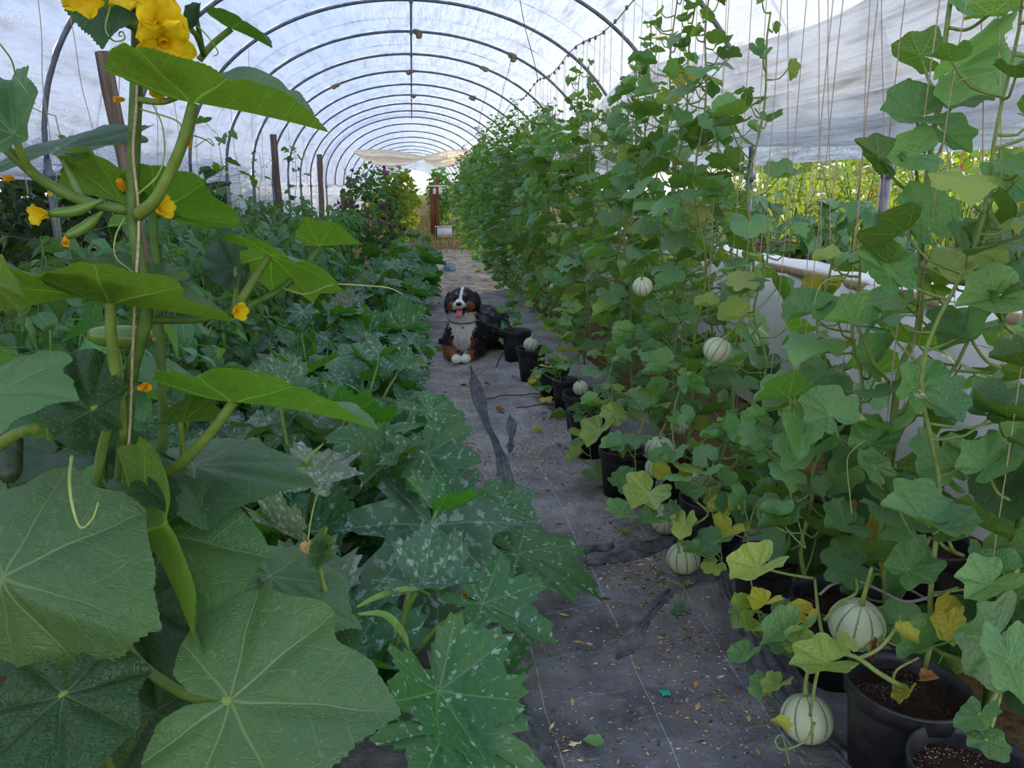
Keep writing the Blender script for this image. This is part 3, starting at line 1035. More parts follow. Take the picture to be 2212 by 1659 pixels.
# ------------------------------------------------------------------ plant builders
_ONE = ['first', 'second', 'third', 'fourth', 'fifth', 'sixth', 'seventh', 'eighth', 'ninth', 'tenth', 'eleventh', 'twelfth', 'thirteenth', 'fourteenth', 'fifteenth', 'sixteenth', 'seventeenth', 'eighteenth', 'nineteenth']
ORD = list(_ONE)
for _t, _th in (('twenty', 'twentieth'), ('thirty', 'thirtieth'), ('forty', 'fortieth'), ('fifty', 'fiftieth')):
    ORD += [_th] + [_t + '-' + _o for _o in _ONE[:9]]


def sub(name, me, mat, parent, label=None):
    """a part modelled in its parent's own coordinates"""
    o = bpy.data.objects.new(name, me)
    COL.objects.link(o)
    if mat is not None and len(me.materials) == 0:
        me.materials.append(mat)
    o.parent = parent
    return tagit(o, label)


def spiral(p, d, ln, rad, turns, seed=0, n=26, coil=0.012):
    """a tendril: straight run then a coil"""
    rs = np.random.default_rng(seed)
    d = norm(d)
    a = norm(np.cross(d, (0.2, 0.1, 1)))
    b = np.cross(d, a)
    t = np.linspace(0, 1, n)
    run = np.minimum(t * 1.6, 1.0)
    k = np.clip((t - 0.5) / 0.5, 0, 1)
    ang = k * turns * 2 * PI
    pts = np.asarray(p) + np.outer(run * ln, d) + np.outer(coil * k * np.cos(ang) - coil * k, a) + np.outer(coil * np.sin(ang) * np.minimum(k * 2, 1), b) + np.outer(0.12 * ln * np.sin(t * PI), a)
    return pts, rad * (1 - 0.5 * t)


def melon_vine(x, y, z0, z1, n, seed, label, group, big=1.0, mode='obj', lean=(0, 0), spread=1.0, yellow=0.06, side=-0.25, tend=3, flow=1, name='melon_vine', zlow=None):
    rs = np.random.default_rng(seed)
    root = empty(name, (x, y, z0), label, 'melon plant', group)
    m = 22
    tz = np.linspace(0, 1, m)
    px = x + lean[0] * tz + 0.05 * np.sin(tz * 7 + seed) * np.sin(PI * tz) + 0.02 * np.sin(tz * 19 + seed)
    py = y + lean[1] * tz + 0.05 * np.cos(tz * 6 + seed * 2) * np.sin(PI * tz)
    stem = np.stack([px, py, z0 - 0.02 + (z1 - z0) * tz], 1)
    sm = MB()
    sm.tube(stem, 0.0062 * big * (1 - 0.6 * tz) + 0.001, 6)
    fol = MB()
    for i in range(n):
        f = (i + rs.uniform(0, 1)) / n
        f = f ** 0.95
        k = f * (m - 1)
        j = min(int(k), m - 2)
        p = stem[j] * (1 - (k - j)) + stem[j + 1] * (k - j)
        az = rs.uniform(0, 2 * PI)
        dirh = np.array([math.cos(az) + side, math.sin(az), 0])
        dirh = norm(dirh)
        size = big * rs.uniform(0.072, 0.118) * (1.0 if f < 0.72 else max(0.30, 1.0 - (f - 0.72) * 2.4)) * (0.8 if f < 0.12 else 1)
        pl = spread * rs.uniform(0.06, 0.19) * (1.0 if f < 0.75 else max(0.3, 1.0 - (f - 0.75) * 2.6))
        up = rs.uniform(0.15, 0.9)
        e = p + dirh * pl + np.array([0, 0, up * pl * 0.8])
        mid = (p + e) / 2 + np.array([0, 0, -0.018]) + dirh * 0.01
        sm.tube(curve([p, mid, e], 5), np.linspace(0.0036, 0.0024, 5) * big, 5, cap=False)
        ti = rs.uniform(-0.15, 1.0)
        tip = norm(dirh * 0.8 + np.array([rs.normal(0, .45), rs.normal(0, .45), rs.uniform(-0.75, 0.25)]))
        nr = np.array([dirh[0] * ti * 0.7 + rs.normal(0, .22), dirh[1] * ti * 0.7 - 0.12 + rs.normal(0, .22), 1.0])
        mm = frame(e, tip, nr, size, rs.uniform(0.95, 1.25))
        q = rs.random()
        key = 'mel' if q > yellow + 0.05 else ('mely' if q > yellow * 0.18 else 'melyy')
        if mode == 'obj':
            put('leaf', LM[key][rs.integers(0, len(MEL_ARR))], None, root, mm)
        else:
            fol.add(*xform(MEL_LO[rs.integers(0, 3)], mm))
    if mode != 'obj':
        put('foliage', fol.mesh('foliage'), M['mel'], root, kind='stuff')
    put('stem', sm.mesh('stem'), M['stemm'], root)
    for q in range(tend):
        j = rs.integers(3, m - 2)
        d = np.array([rs.normal(-0.3, .6), rs.normal(-.2, .6), rs.uniform(-.3, .6)])
        pts, rr = spiral(stem[j], d, rs.uniform(.06, .15), 0.0013, rs.uniform(1, 3), seed + q)
        put('tendril', MB().tube(pts, rr, 4).mesh('tendril'), M['tend'], root)
    for q in range(flow):
        j = rs.integers(m // 2, m - 2)
        d = np.array([rs.normal(-0.6, .4), rs.normal(-.5, .4), rs.uniform(.1, .5)])
        put('flower', FL_OPEN, None, root, frame(stem[j] + d * 0.05, rs.normal(size=3), d, 0.014))
    return root


# ------------------------------------------------------------------ right: melon row trained up twine from pots
PG = 'black pots along the melon row'
VG = 'melon vines trained up twine on the right'
WIRE_Z, WIRE_X = 2.60, 1.36
vy = []
yv = 1.62
i = 0
vine_specs = []
while yv < 9.3:
    vine_specs.append(yv)
    yv += 0.27 + 0.008 * len(vine_specs)
seen = [1, 0]
for i, yv in enumerate(vine_specs):
    rs = np.random.default_rng(500 + i)
    for row in ((0, 1) if yv > 3.5 else (0,)):
        X = (1.30 if row == 0 else 1.74) + rs.uniform(-0.05, 0.07)
        Y = yv + rs.uniform(-0.06, 0.06) + (0.12 if row else 0)
        top = rs.uniform(2.2, 2.55)
        if Y < 3.1:
            top = rs.uniform(1.25, 1.5)
        if Y < 2.15:
            top = 1.95 if row == 0 and i == 0 else rs.uniform(1.3, 1.6)
        if row == 1:
            top = min(top, rs.uniform(1.15, 1.6) if Y < 4.2 else rs.uniform(1.7, 2.3))
        nl = int((52 if row == 0 else 34) * (0.55 + 0.45 * top / 2.4) * (1.0 if Y > 3.3 else .62))
        lab = ('%s melon vine from the camera in the row of black pots beside the path' if row == 0 else '%s vine from the camera in the row behind the front melon vines') % ORD[seen[row]]
        seen[row] += 1
        melon_vine(X, Y, 0.24, top, nl, 900 + i * 7 + row, lab, VG if row == 0 else 'rear row of melon vines', big=1.05 if Y > 2.2 else 1.15, lean=(rs.uniform(-.05, .1), rs.uniform(-.06, .06)), tend=3 if Y < 4.5 and row == 0 else 0, flow=1 if Y > 4 else 0, yellow=0.05 if row == 0 else 0.12)
for q_, (X, Y, top, nl, lab) in enumerate([(1.55, 1.5, 1.75, 26, 'melon vine at the right edge of the picture, close to the camera'), (1.85, 1.95, 1.25, 18, 'short melon vine in front of the near end of the fleece-covered bed')]):
    melon_vine(X, Y, 0.24, top, nl, 1200 + q_, lab, VG, big=1.1, tend=2, flow=0)
k = 0
yv = vine_specs[-1] + 0.4
while yv < 21:
    rs = np.random.default_rng(700 + k)
    for row in (0, 1):
        melon_vine(1.28 + 0.45 * row + rs.uniform(-.06, .06), yv + row * .15, 0.2, rs.uniform(2.2, 2.6), int(90 if yv < 14 else 70), 1300 + k * 3 + row, '%s distant vine in the dense far %s melon row, counted from the nearer end' % (ORD[k], ('front', 'rear')[row]), 'far melon vines', mode='stuff', big=1.0, tend=0, flow=2 if row == 0 else 0, spread=1.5, side=-0.5)
    yv += 0.5 + 0.02 * k
    k += 1

# low undergrowth of melon foliage hanging over the pots
for i, (px, py, X, n, s) in enumerate(sorted([(1190, 800, 1.0, 16, 1), (1230, 700, 1.0, 18, 2), (1300, 880, 1.02, 18, 3), (1400, 900, 1.05, 16, 4), (1560, 960, 1.15, 16, 5), (1640, 1080, 1.15, 12, 6), (1120, 660, 1.0, 16, 7), (1480, 830, 1.1, 18, 8), (1340, 760, 1.05, 18, 9), (1720, 900, 1.25, 14, 10)], key=lambda q_: -onx(q_[0], q_[1], q_[2])[1])):
    p = onx(px, py, X)
    rs = np.random.default_rng(s + 60)
    root = empty('melon_shoot', (p[0], p[1], p[2]), '%s trailing melon side shoot hanging over the pots, counted from the dog' % ORD[i], 'melon plant', 'melon side shoots over the pots')
    pts = curve([p + np.array([.15, .1, -.05]), p, p + np.array([-.1, -.15, -.12]), p + np.array([-.12, -.35, -.3])], 18)
    pts[:, 2] = np.maximum(pts[:, 2], 0.06)
    sm = MB().tube(pts, np.linspace(.005, .002, 18), 6)
    for q in range(n):
        j = rs.integers(0, 18)
        d = norm(np.array([rs.normal(-.3, .6), rs.normal(-.2, .6), rs.uniform(.0, .8)]))
        e = pts[j] + d * rs.uniform(.05, .15)
        e[2] = max(e[2], 0.08)
        sm.tube(curve([pts[j], (pts[j] + e) / 2 - np.array([0, 0, .01]), e], 4), .003, 5)
        key = rs.choice(['mel', 'mel', 'mel', 'mely', 'melyy'], p=[.3, .3, .19, .17, .04])
        put('leaf', LM[key][rs.integers(0, len(MEL_ARR))], None, root, frame(e, d * np.array([1, 1, 0]) + rs.normal(0, .3, 3), np.array([rs.normal(-.3, .3), rs.normal(-.3, .3), 1]), rs.uniform(.055, .09), 1.1))
    put('stem', sm.mesh('stem'), M['stemm'], root)

# twine from the overhead wire down to the vines
wirep = np.stack([np.full(60, WIRE_X) + 0.01 * np.sin(np.linspace(0, 40, 60)), np.linspace(0.6, 24, 60), WIRE_Z + 0.03 * np.cos(np.linspace(0, 23.4, 60) * PI)], 1)
ow = empty('overhead_wire', (WIRE_X, .6, WIRE_Z), 'knotted overhead wire carrying the twine above the melon row', 'wire')
put('wire', MB().tube(wirep, 0.0035, 5).mesh('wire'), M['wire'], ow)
for q in range(26):
    yy = 3.6 + q * 0.25 + 0.05 * math.sin(q * 5)
    put('knot', MB().ellip((WIRE_X, yy, WIRE_Z - .005 + 0.03 * math.cos((yy - .6) * PI)), (.012, .02, .016), 6, 5).mesh('knot'), M['rag'], ow)
tw_i = 0


def twine(p0, p1, r, label, group, wob=0.01, seed=0):
    n = 14
    t = np.linspace(0, 1, n)[:, None]
    pts = np.asarray(p0) * (1 - t) + np.asarray(p1) * t
    pts[:, 0] += wob * np.sin(t[:, 0] * 9 + seed) * np.sin(PI * t[:, 0])
    pts[:, 1] += wob * np.cos(t[:, 0] * 7 + seed) * np.sin(PI * t[:, 0])
    return put('twine', MB().tube(pts, r, 5).mesh('twine'), M['twine'], label=label, cat='twine', group=group)


TG = 'twine above the melon row'
j = 0
for i, yv in enumerate(vine_specs):
    rs = np.random.default_rng(40 + i)
    for q in range(2 if yv > 2.0 else 1):
        yy = yv + (q - .5) * .13 + rs.uniform(-.04, .04)
        tw_i += 1
        twine((WIRE_X + rs.uniform(-.01, .01), yy, WIRE_Z), (WIRE_X + rs.uniform(-.04, .03), yy + rs.uniform(-.03, .03), rs.uniform(.25, .7)), 0.0015, '%s straight sisal twine from the camera along the overhead wire' % ORD[tw_i - 1], TG, .006, i)
for k, px in enumerate((1700, 1768, 1788, 1880, 1905, 2120)):
    a = onx(px, 0, 1.6)
    b = onx(px + (-30 if k == 3 else 6), 560, 1.6)
    twine(a + (a - b) * 0.1, b, 0.0017, '%s sisal twine from the left hanging in the open gap at the right' % ORD[k], 'twine in the gap on the right', .004, k)

# cords that hold the wire to the hoops
for k, tt in ((4, .235), (6, .36), (8, .36)):
    x, z = arc(np.array(tt))
    twine((float(x), HY[k], float(z)), (WIRE_X, HY[k] - .05, WIRE_Z + .02), 0.004, 'dark support cord from the %s rag tie down to the wire' % {4: 'nearest', 6: 'middle', 8: 'farthest'}[k], 'support cords').data.materials[0] = M['wire']

# ------------------------------------------------------------------ left bed: peppers
PPG = 'pepper plants in the left bed'


def pepper(x, y, h, seed, mode='obj', n=60, rad=.3, label=''):
    rs = np.random.default_rng(seed)
    root = empty('pepper_plant', (x, y, 0), label, 'pepper plant', PPG if mode == 'obj' else 'far pepper plants')
    sm = MB()
    fol = MB()
    br = []
    for b in range(5):
        a = rs.uniform(0, 6.28)
        e = np.array([x + math.cos(a) * rad * .6, y + math.sin(a) * rad * .6, h * rs.uniform(.75, .98)])
        c = curve([(x, y, 0), (x + math.cos(a) * .03, y + math.sin(a) * .03, h * .3), (x + math.cos(a) * rad * .35, y + math.sin(a) * rad * .35, h * .6), e], 12)
        br.append(c)
        sm.tube(c, np.linspace(.008, .003, 12), 5)
    for i in range(n):
        c = br[rs.integers(0, 5)]
        p = c[rs.integers(4, 12)]
        az = rs.uniform(0, 2 * PI)
        d = np.array([math.cos(az) + .25, math.sin(az) - .25, 0])
        d = norm(d)
        e = p + d * rs.uniform(.04, .2) + np.array([0, 0, rs.uniform(-.05, .06)])
        e[2] = min(e[2], h + .04)
        sm.tube([p, e], .002, 4, cap=False)
        tip = norm(d + np.array([rs.normal(0, .5), rs.normal(0, .5), rs.uniform(-1.0, .1)]))
        nr = np.array([d[0] * .7 + rs.normal(0, .3), d[1] * .7 + rs.normal(0, .3), rs.uniform(.5, 1.2)])
        mm = frame(e, tip, nr, rs.uniform(.095, .165), rs.uniform(.9, 1.2))
        if mode == 'obj':
            put('leaf', LM['pep'][rs.integers(0, 4)], None, root, mm)
        else:
            fol.add(*xform(PEP_LO[rs.integers(0, 2)], mm))
    if mode != 'obj':
        put('foliage', fol.mesh('foliage'), M['pep'], root, kind='stuff')
    put('stem', sm.mesh('stem'), M['stemd'], root)
    if mode == 'obj' and rs.random() < .6:
        for q in range(2):
            c = br[q][8] + np.array([.1, -.08, -.06])
            prof = [(0.001, 0), (.012, -.005), (.016, -.03), (.013, -.07), (.006, -.10), (.001, -.11)]
            o = put('pepper', MB().lathe([(r_, z_) for r_, z_ in prof[::-1]], 8).mesh('pepper'), M['pod'], root, Matrix.Translation(V3(c)) @ Matrix.Rotation(rs.uniform(-.6, .6), 4, 'X'))
            sub('stalk', MB().tube([(0, 0, 0), (.004, 0, .025)], .003, 5).mesh('stalk'), M['stemd'], o)


M['pod'] = plain('green_pepper_skin', srgb(92, 124, 44), 0.3, 0.5, 20, 0.2)
s = 0
cnt = {'front': 0, 'middle': 0, 'rear': 0}
y = 1.75
while y < 13.5:
    for X in (-1.18, -1.66, -2.2):
        rs = np.random.default_rng(3000 + s)
        if X < -1.5 and y < 2.2:
            continue
        md = 'obj' if y < 6.6 else 'stuff'
        hh = rs.uniform(1.05, 1.22) + (.12 if X < -1.5 else 0) + min(.12, max(0, (y - 3) * .03))
        rk = {-1.18: 'front', -1.66: 'middle', -2.2: 'rear'}[X]
        cnt[rk] += 1
        pepper(X + rs.uniform(-.07, .07), y + rs.uniform(-.08, .08), hh, 3000 + s, md, 62 if md == 'obj' else 80, label='%s pepper plant from the camera in the %s row of the left bed' % (ORD[cnt[rk] - 1], rk))
        s += 1
    y += .46 if y < 7 else .55

# ------------------------------------------------------------------ courgettes along the left edge of the path
ZG = 'courgette plants along the left edge of the path'


def courgette(x, y, n, seed, label, hgt=.5, mode='obj', scale=1.0, hero=()):
    rs = np.random.default_rng(seed)
    root = empty('courgette_plant', (x, y, 0), label, 'courgette plant', ZG)
    sm = MB()
    sm.tube([(x, y, 0), (x + .02, y, .08), (x + .03, y - .02, .16)], [.03, .032, .02], 8)
    xmax = .02 if 2.5 < y < 3.2 else .22 if (y < 3.2 or y > 8) else (.10 if y < 4.4 else -.02)
    for i in range(n):
        az = 2 * PI * (i * 0.382) + rs.uniform(-.3, .3)
        inc = rs.uniform(.25, 1.25)
        ln = rs.uniform(.32, .62) * scale
        d = np.array([math.cos(az), math.sin(az), 0])
        p = np.array([x, y, .1])
        e = p + d * ln * math.cos(inc) + np.array([0, 0, ln * math.sin(inc)])
        e[2] = min(e[2], hgt + .15)
        if e[0] > xmax:
            e[0] = xmax - rs.uniform(0, .15)
            d = norm(d * np.array([.35, 1, 1]))
        mid = p * .45 + e * .55 + np.array([0, 0, .05])
        sm.tube(curve([p, mid, e], 7), np.linspace(.011, .006, 7) * scale, 6, cap=False)
        tip = norm(d + np.array([rs.normal(0, .3), rs.normal(0, .3), rs.uniform(-.75, .1)]))
        nr = np.array([d[0] * rs.uniform(-.1, .7), d[1] * rs.uniform(-.1, .7) - .15, 1.0])
        sz = rs.uniform(.15, .245) * scale
        q = rs.random()
        key = 'zuc' if q < .58 else ('zucs' if q < .90 else 'mild')
        put('leaf', LM[key][rs.integers(0, 5)], None, root, frame(e, tip, nr, sz, rs.uniform(.9, 1.1)))
    for q in range(3 if y > 2.9 else 0):
        az = rs.uniform(0, 6.28)
        e = np.array([x + .12 * math.cos(az), y + .12 * math.sin(az), rs.uniform(.35, .5)])
        sm.tube(curve([(x, y, .1), (x + .04 * math.cos(az), y + .04 * math.sin(az), .25), e], 6), np.linspace(.009, .005, 6), 6, cap=False)
        put('young_leaf', LM['zucb'][0], None, root, frame(e, np.array([math.cos(az) * .4, math.sin(az) * .4, 1]), np.array([-math.cos(az), -math.sin(az) - .3, .4]), rs.uniform(.09, .15)))
    for (key, J, T, S) in hero:
        J, T, S = atd(*J), atd(*T), atd(*S)
        hl = T - J
        sx_ = S - J - norm(hl) * np.dot(S - J, norm(hl))
        nr = np.cross(sx_, hl)
        if nr[2] < 0:
            nr = -nr
        put('leaf', LM[key][rs.integers(0, 5)], None, root, frame(J, hl, nr, np.linalg.norm(hl), np.linalg.norm(sx_) / (.83 * np.linalg.norm(hl))))
        sm.tube(curve([(x, y, .12), (np.array([x, y, .15]) + J) / 2 + np.array([0, 0, .03]), J], 9), np.linspace(.012, .007, 9), 7, cap=False)
    put('stem', sm.mesh('stem'), M['zucstem'], root)
    if rs.random() < .8:
        for q in range(rs.integers(1, 3)):
            a = rs.uniform(-1.5, 1.0)
            e = np.array([x + .22 * math.cos(a), y + .22 * math.sin(a), rs.uniform(.2, .38)])
            put('flower', FL_SHUT if rs.random() < .6 else FL_HALF, None, root, frame(e, rs.normal(size=3), np.array([.3, -.5, 1]), .035))
    return root


heroA = [('zucs', (935, 1135, 2.42), (962, 1392, 2.12), (1128, 1150, 2.45)),
         ('zuc', (1120, 1195, 2.50), (1322, 1252, 2.48), (1225, 1310, 2.36)),
         ('zuc', (1085, 1090, 2.75), (1130, 1020, 2.88), (1150, 1120, 2.70)),
         ('zuc', (900, 1085, 2.7), (1010, 1010, 2.95), (990, 1110, 2.7)),
         ('zuc', (1030, 1230, 2.5), (1150, 1350, 2.3), (1150, 1240, 2.45))]
heroB = [('zuc', (1005, 1530, 1.95), (1140, 1365, 2.08), (1110, 1560, 1.9)),
         ('zuc', (965, 1575, 1.90), (1195, 1655, 1.82), (960, 1720, 1.75)),
         ('zuc', (800, 1500, 2.05), (870, 1430, 2.2), (880, 1500, 2.1))]
heroC = [('mild', (680, 1040, 2.35), (735, 955, 2.55), (775, 1070, 2.3)),
         ('mild', (600, 1140, 2.2), (690, 1200, 2.1), (620, 1210, 2.1)),
         ('zuc', (790, 960, 2.75), (850, 870, 3.0), (870, 990, 2.7)),
         ('zucs', (600, 850, 2.9), (700, 840, 3.0), (620, 900, 2.8))]
cz = [(-.05, 2.72, 15, heroA), (-.12, 1.95, 7, heroB), (-.45, 2.75, 18, heroC), (-.52, 2.0, 16, ()), (-.75, 3.0, 16, ()), (-.72, 3.75, 18, ()), (-.34, 3.75, 17, ()), (-.30, 4.6, 18, ()), (-.62, 4.5, 20, ()), (-.30, 5.5, 20, ()), (-.8, 5.2, 18, ()), (-.38, 6.35, 16, ()), (-.85, 6.2, 18, ()), (-.28, 7.6, 18, ()), (-.6, 7.5, 18, ()), (0.0, 8.7, 20, ()), (-.5, 8.8, 18, ()), (.02, 9.9, 18, ()), (-.5, 10.2, 18, ()), (.02, 11.2, 18, ()), (-.4, 11.9, 18, ()), (.05, 12.8, 18, ()), (-.3, 13.8, 18, ())]
cl_lab = ['silver-mottled courgette plant with the largest lobed leaves spilling onto the path', 'courgette plant at the bottom edge with a short stalk over the fabric', 'courgette plant with mildew-speckled leaves beside the big cucumber leaves']
for i, (x, y, n, he) in enumerate(cz):
    if i < 3:
        lab = cl_lab[i]
    else:
        side_ = 'beside the path' if x > -.45 else 'against the peppers'
        lab = '%s courgette plant from the camera %s' % (ORD[sum(1 for q in cz[3:] if (q[0] > -.45) == (x > -.45) and q[1] < y)], side_)
    courgette(x, y, n, 4000 + i, lab, .5 if x > -.3 else .62, scale=1.0 if y < 9 else 1.05, hero=he)

# ------------------------------------------------------------------ the tall cucumber plant in the left foreground
hero = empty('cucumber_plant', atd(262, 1100, .9) - np.array([0, 0, .75]), 'tall cucumber plant with huge leaves and yellow flowers in the left foreground', 'cucumber plant')


def hero_leaf(J, T, S, mat='cuc', seed=0, root=None, **kw):
    J, T, S = atd(*J), atd(*T), atd(*S)
    ey = T - J
    L = np.linalg.norm(ey)
    e1 = norm(ey)
    sd_ = S - J - e1 * np.dot(S - J, e1)
    nr = np.cross(sd_, ey)
    if nr[2] < 0:
        nr = -nr
    if 'fS' in kw:
        on_right = np.dot(sd_, np.cross(e1, norm(nr))) > 0
        kw['foldR'], kw['foldL'] = (kw.pop('fS'), kw.pop('fO')) if on_right else (kw.pop('fO'), kw.pop('fS'))[::1]
    d = dict(cup=.06, foldL=.12, foldR=.12, wave=.045, wk=4, droop=.08, tooth=.022, teeth=110, puff=.035)
    d.update(kw)
    a = leaf_arr(CUC, 18, 221, seed, **d)
    me = mesh_of(a, 'cucumber_leaf', M[mat])
    return put('leaf', me, None, root or hero, frame(J, ey, nr, L, np.clip(np.linalg.norm(sd_) / (.68 * L), .6, 1.9)))


H = [
    ((418, 222, .82), (714, 268, .82), (450, 226, .71), 'cuc', dict(foldL=.38, foldR=.38, cup=.05, droop=.10)),
    ((290, -80, .82), (222, 108, .80), (165, -90, .84), 'cucd', dict(foldL=.1, foldR=.1)),
    ((238, 655, .83), (507, 688, .88), (300, 692, .72), 'cuc', dict(foldL=.5, foldR=.5, droop=.16, cup=.05)),
    ((225, 640, .86), (-60, 650, .88), (130, 668, .74), 'cuc', dict(foldL=.3, foldR=.2, droop=.15, cup=.05)),
    ((505, 868, .85), (822, 898, .86), (570, 908, .74), 'cuc', dict(fS=.34, fO=-.08, cup=.05, droop=.10)),
    ((420, 1005, .95), (690, 1056, .90), (545, 1142, .80), 'cuc', dict(foldL=-.15, foldR=-.15, wave=.07)),
    ((8, 1248, .76), (322, 1352, .70), (190, 1035, .80), 'cuc', dict(fS=-.05, fO=-.75, cup=-.05, wave=.03)),
    ((322, 1152, .85), (461, 1392, .75), (590, 1180, .84), 'cuc', dict(fS=.0, fO=1.9, cup=-.05)),
    ((500, 1515, .72), (850, 1525, .69), (575, 1268, .79), 'cuc', dict(foldL=0, foldR=0, cup=-.06, wave=.03)),
    ((138, 1503, .72), (100, 1730, .65), (322, 1492, .72), 'cucd', dict(foldL=0, foldR=0, cup=-.1, puff=.07)),
    ((300, 1300, .95), (338, 1528, .84), (425, 1345, .93), 'cucd', dict(foldL=.1, foldR=.1, puff=.06)),
    ((330, 1540, .88), (410, 1740, .78), (460, 1600, .86), 'cucd', {}),
    ((585, 1245, 1.0), (782, 1366, .94), (690, 1205, 1.06), 'cuc', dict(foldL=-.1, foldR=-.1)),
    ((328, 1060, .80), (372, 1113, .78), (390, 1062, .81), 'cucd', {}),
    ((-10, 850, .66), (150, 838, .64), (60, 940, .60), 'cuc', dict(foldL=0, foldR=0, cup=-.05, edge=.4)),
    ((197, 885, .86), (138, 745, .92), (283, 850, .86), 'cucd', dict(foldL=.1, foldR=.1, puff=.08, cup=-.05)),
    ((390, 912, .92), (475, 905, .97), (370, 880, .86), 'cucd', dict(foldL=.4, foldR=.4)),
    ((268, 440, .95), (128, 402, 1.0), (200, 388, .88), 'cuc', dict(foldL=.3, foldR=.3)),
    ((345, 458, .95), (522, 492, .98), (410, 408, .88), 'cuc', dict(foldL=.3, foldR=.3)),
    ((30, 285, .80), (15, 165, .86), (128, 240, .82), 'cuc', dict(foldL=.5, foldR=.5)),
    ((125, 322, .95), (205, 268, 1.02), (50, 300, 1.05), 'cucd', dict(foldL=-.2, foldR=-.2)),
    ((582, 552, 1.0), (750, 600, 1.0), (610, 505, .92), 'cuc', dict(foldL=-.2, foldR=-.2, cup=-.1)),
    ((510, 580, 1.06), (476, 510, 1.12), (566, 560, 1.05), 'cucd', dict(foldL=.3, foldR=.3)),
    ((690, 530, 1.06), (784, 527, 1.06), (715, 500, 1.0), 'cuc', dict(foldL=.4, foldR=.4)),
    ((500, 62, 1.0), (590, 98, 1.0), (455, 35, .95), 'cucd', dict(foldL=.3, foldR=.3)),
    ((425, 45, .95), (428, 5, .96), (448, 40, .95), 'cucd', dict(foldL=.6, foldR=.6)),
    ((110, 985, .98), (30, 1040, .92), (170, 1050, .92), 'cucd', {}),
    ((60, 1420, .95), (-40, 1360, 1.0), (60, 1350, 1.0), 'cucd', {}),
    ((650, 1300, 1.0), (770, 1440, .92), (700, 1260, 1.05), 'cucd', {}),
    ((240, 960, 1.0), (350, 1010, 1.02), (300, 940, 1.02), 'cucd', {}),
    ((-20, 610, .75), (60, 640, .74), (10, 560, .72), 'cuc', {}),
]
for i, (J, T, S, mt, kw) in enumerate(H):
    hero_leaf(J, T, S, mt, i + 50, **kw)


def pxtube(mb, pts, r0, r1, k=9, n=28):
    c = curve([atd(*p) for p in pts], n)
    mb.tube(c, np.linspace(r0, r1, n), k)
    return c


stm = MB()
pxtube(stm, [(298, -60, .86), (297, 120, .86), (290, 300, .87), (287, 462, .88), (303, 580, .88), (316, 680, .88), (285, 800, .90), (270, 950, .91), (258, 1080, .92), (250, 1300, .95), (245, 1659, 1.0)], .0068, .0085)
put('main_stem', stm.mesh('main_stem'), M['stemd'], hero)
st2 = MB()
pxtube(st2, [(330, 420, .95), (333, 520, .95), (340, 620, .95), (352, 900, .98), (345, 1100, 1.0)], .0048, .006)
put('side_stem', st2.mesh('side_stem'), M['stemd'], hero)
for nm, pts, r0, r1 in [
    ('petiole', [(297, 465, .87), (340, 425, .85), (390, 320, .83), (418, 222, .82)], .0075, .0055),
    ('side_stem', [(285, 455, .88), (190, 437, .86), (100, 395, .84), (40, 345, .82), (-20, 290, .82)], .0065, .0055),
    ('petiole', [(70, 378, .83), (45, 330, .81), (30, 285, .80)], .0045, .004),
    ('petiole', [(178, 432, .86), (150, 370, .92), (125, 322, .95)], .005, .004),
    ('petiole', [(272, 960, .90), (250, 800, .86), (240, 720, .84), (238, 652, .83)], .006, .006),
    ('petiole', [(270, 1050, .91), (370, 1015, .88), (450, 940, .86), (505, 868, .85)], .0075, .0055),
    ('side_stem', [(320, 690, .92), (420, 690, .95), (508, 672, 1.0), (600, 628, 1.04), (650, 585, 1.05), (690, 535, 1.06)], .005, .0045),
    ('petiole', [(505, 674, 1.0), (545, 610, 1.0), (582, 552, 1.0)], .006, .005),
    ('petiole', [(508, 672, 1.0), (510, 630, 1.03), (510, 580, 1.06)], .004, .0035),
    ('petiole', [(285, 840, .90), (240, 870, .87), (197, 885, .86)], .005, .004),
    ('petiole', [(262, 1060, .92), (300, 1110, .88), (322, 1152, .85)], .006, .005),
    ('petiole', [(200, 1085, .86), (215, 1000, .88), (232, 930, .9), (262, 860, .9)], .006, .006),
    ('petiole', [(398, 1035, .95), (395, 980, .93), (390, 912, .92)], .0035, .0035),
    ('petiole', [(298, 215, .86), (350, 220, .84), (395, 205, .84)], .004, .003),
    ('petiole', [(300, 60, .86), (250, 30, .82), (220, -20, .80)], .0065, .006),
    ('petiole', [(300, 140, .87), (330, 40, .86), (300, -60, .82)], .006, .006),
    ('side_stem', [(355, -20, .93), (365, 40, .94), (420, 70, .95), (440, 120, 1.0), (425, 45, .95)], .004, .003),
    ('petiole', [(430, 130, 1.0), (460, 95, 1.0), (500, 62, 1.0)], .0045, .004),
    ('petiole', [(-20, 975, .75), (30, 940, .72), (75, 925, .70)], .006, .005),
    ('petiole', [(250, 1330, .95), (290, 1420, .85), (400, 1500, .77), (500, 1515, .72)], .006, .005),
    ('petiole', [(240, 1500, .95), (190, 1480, .85), (138, 1503, .72)], .006, .005),
]:
    mb = MB()
    pxtube(mb, pts, r0, r1, 8, 18)
    put(nm, mb.mesh(nm), M['stem'] if nm == 'petiole' else M['stemd'], hero)

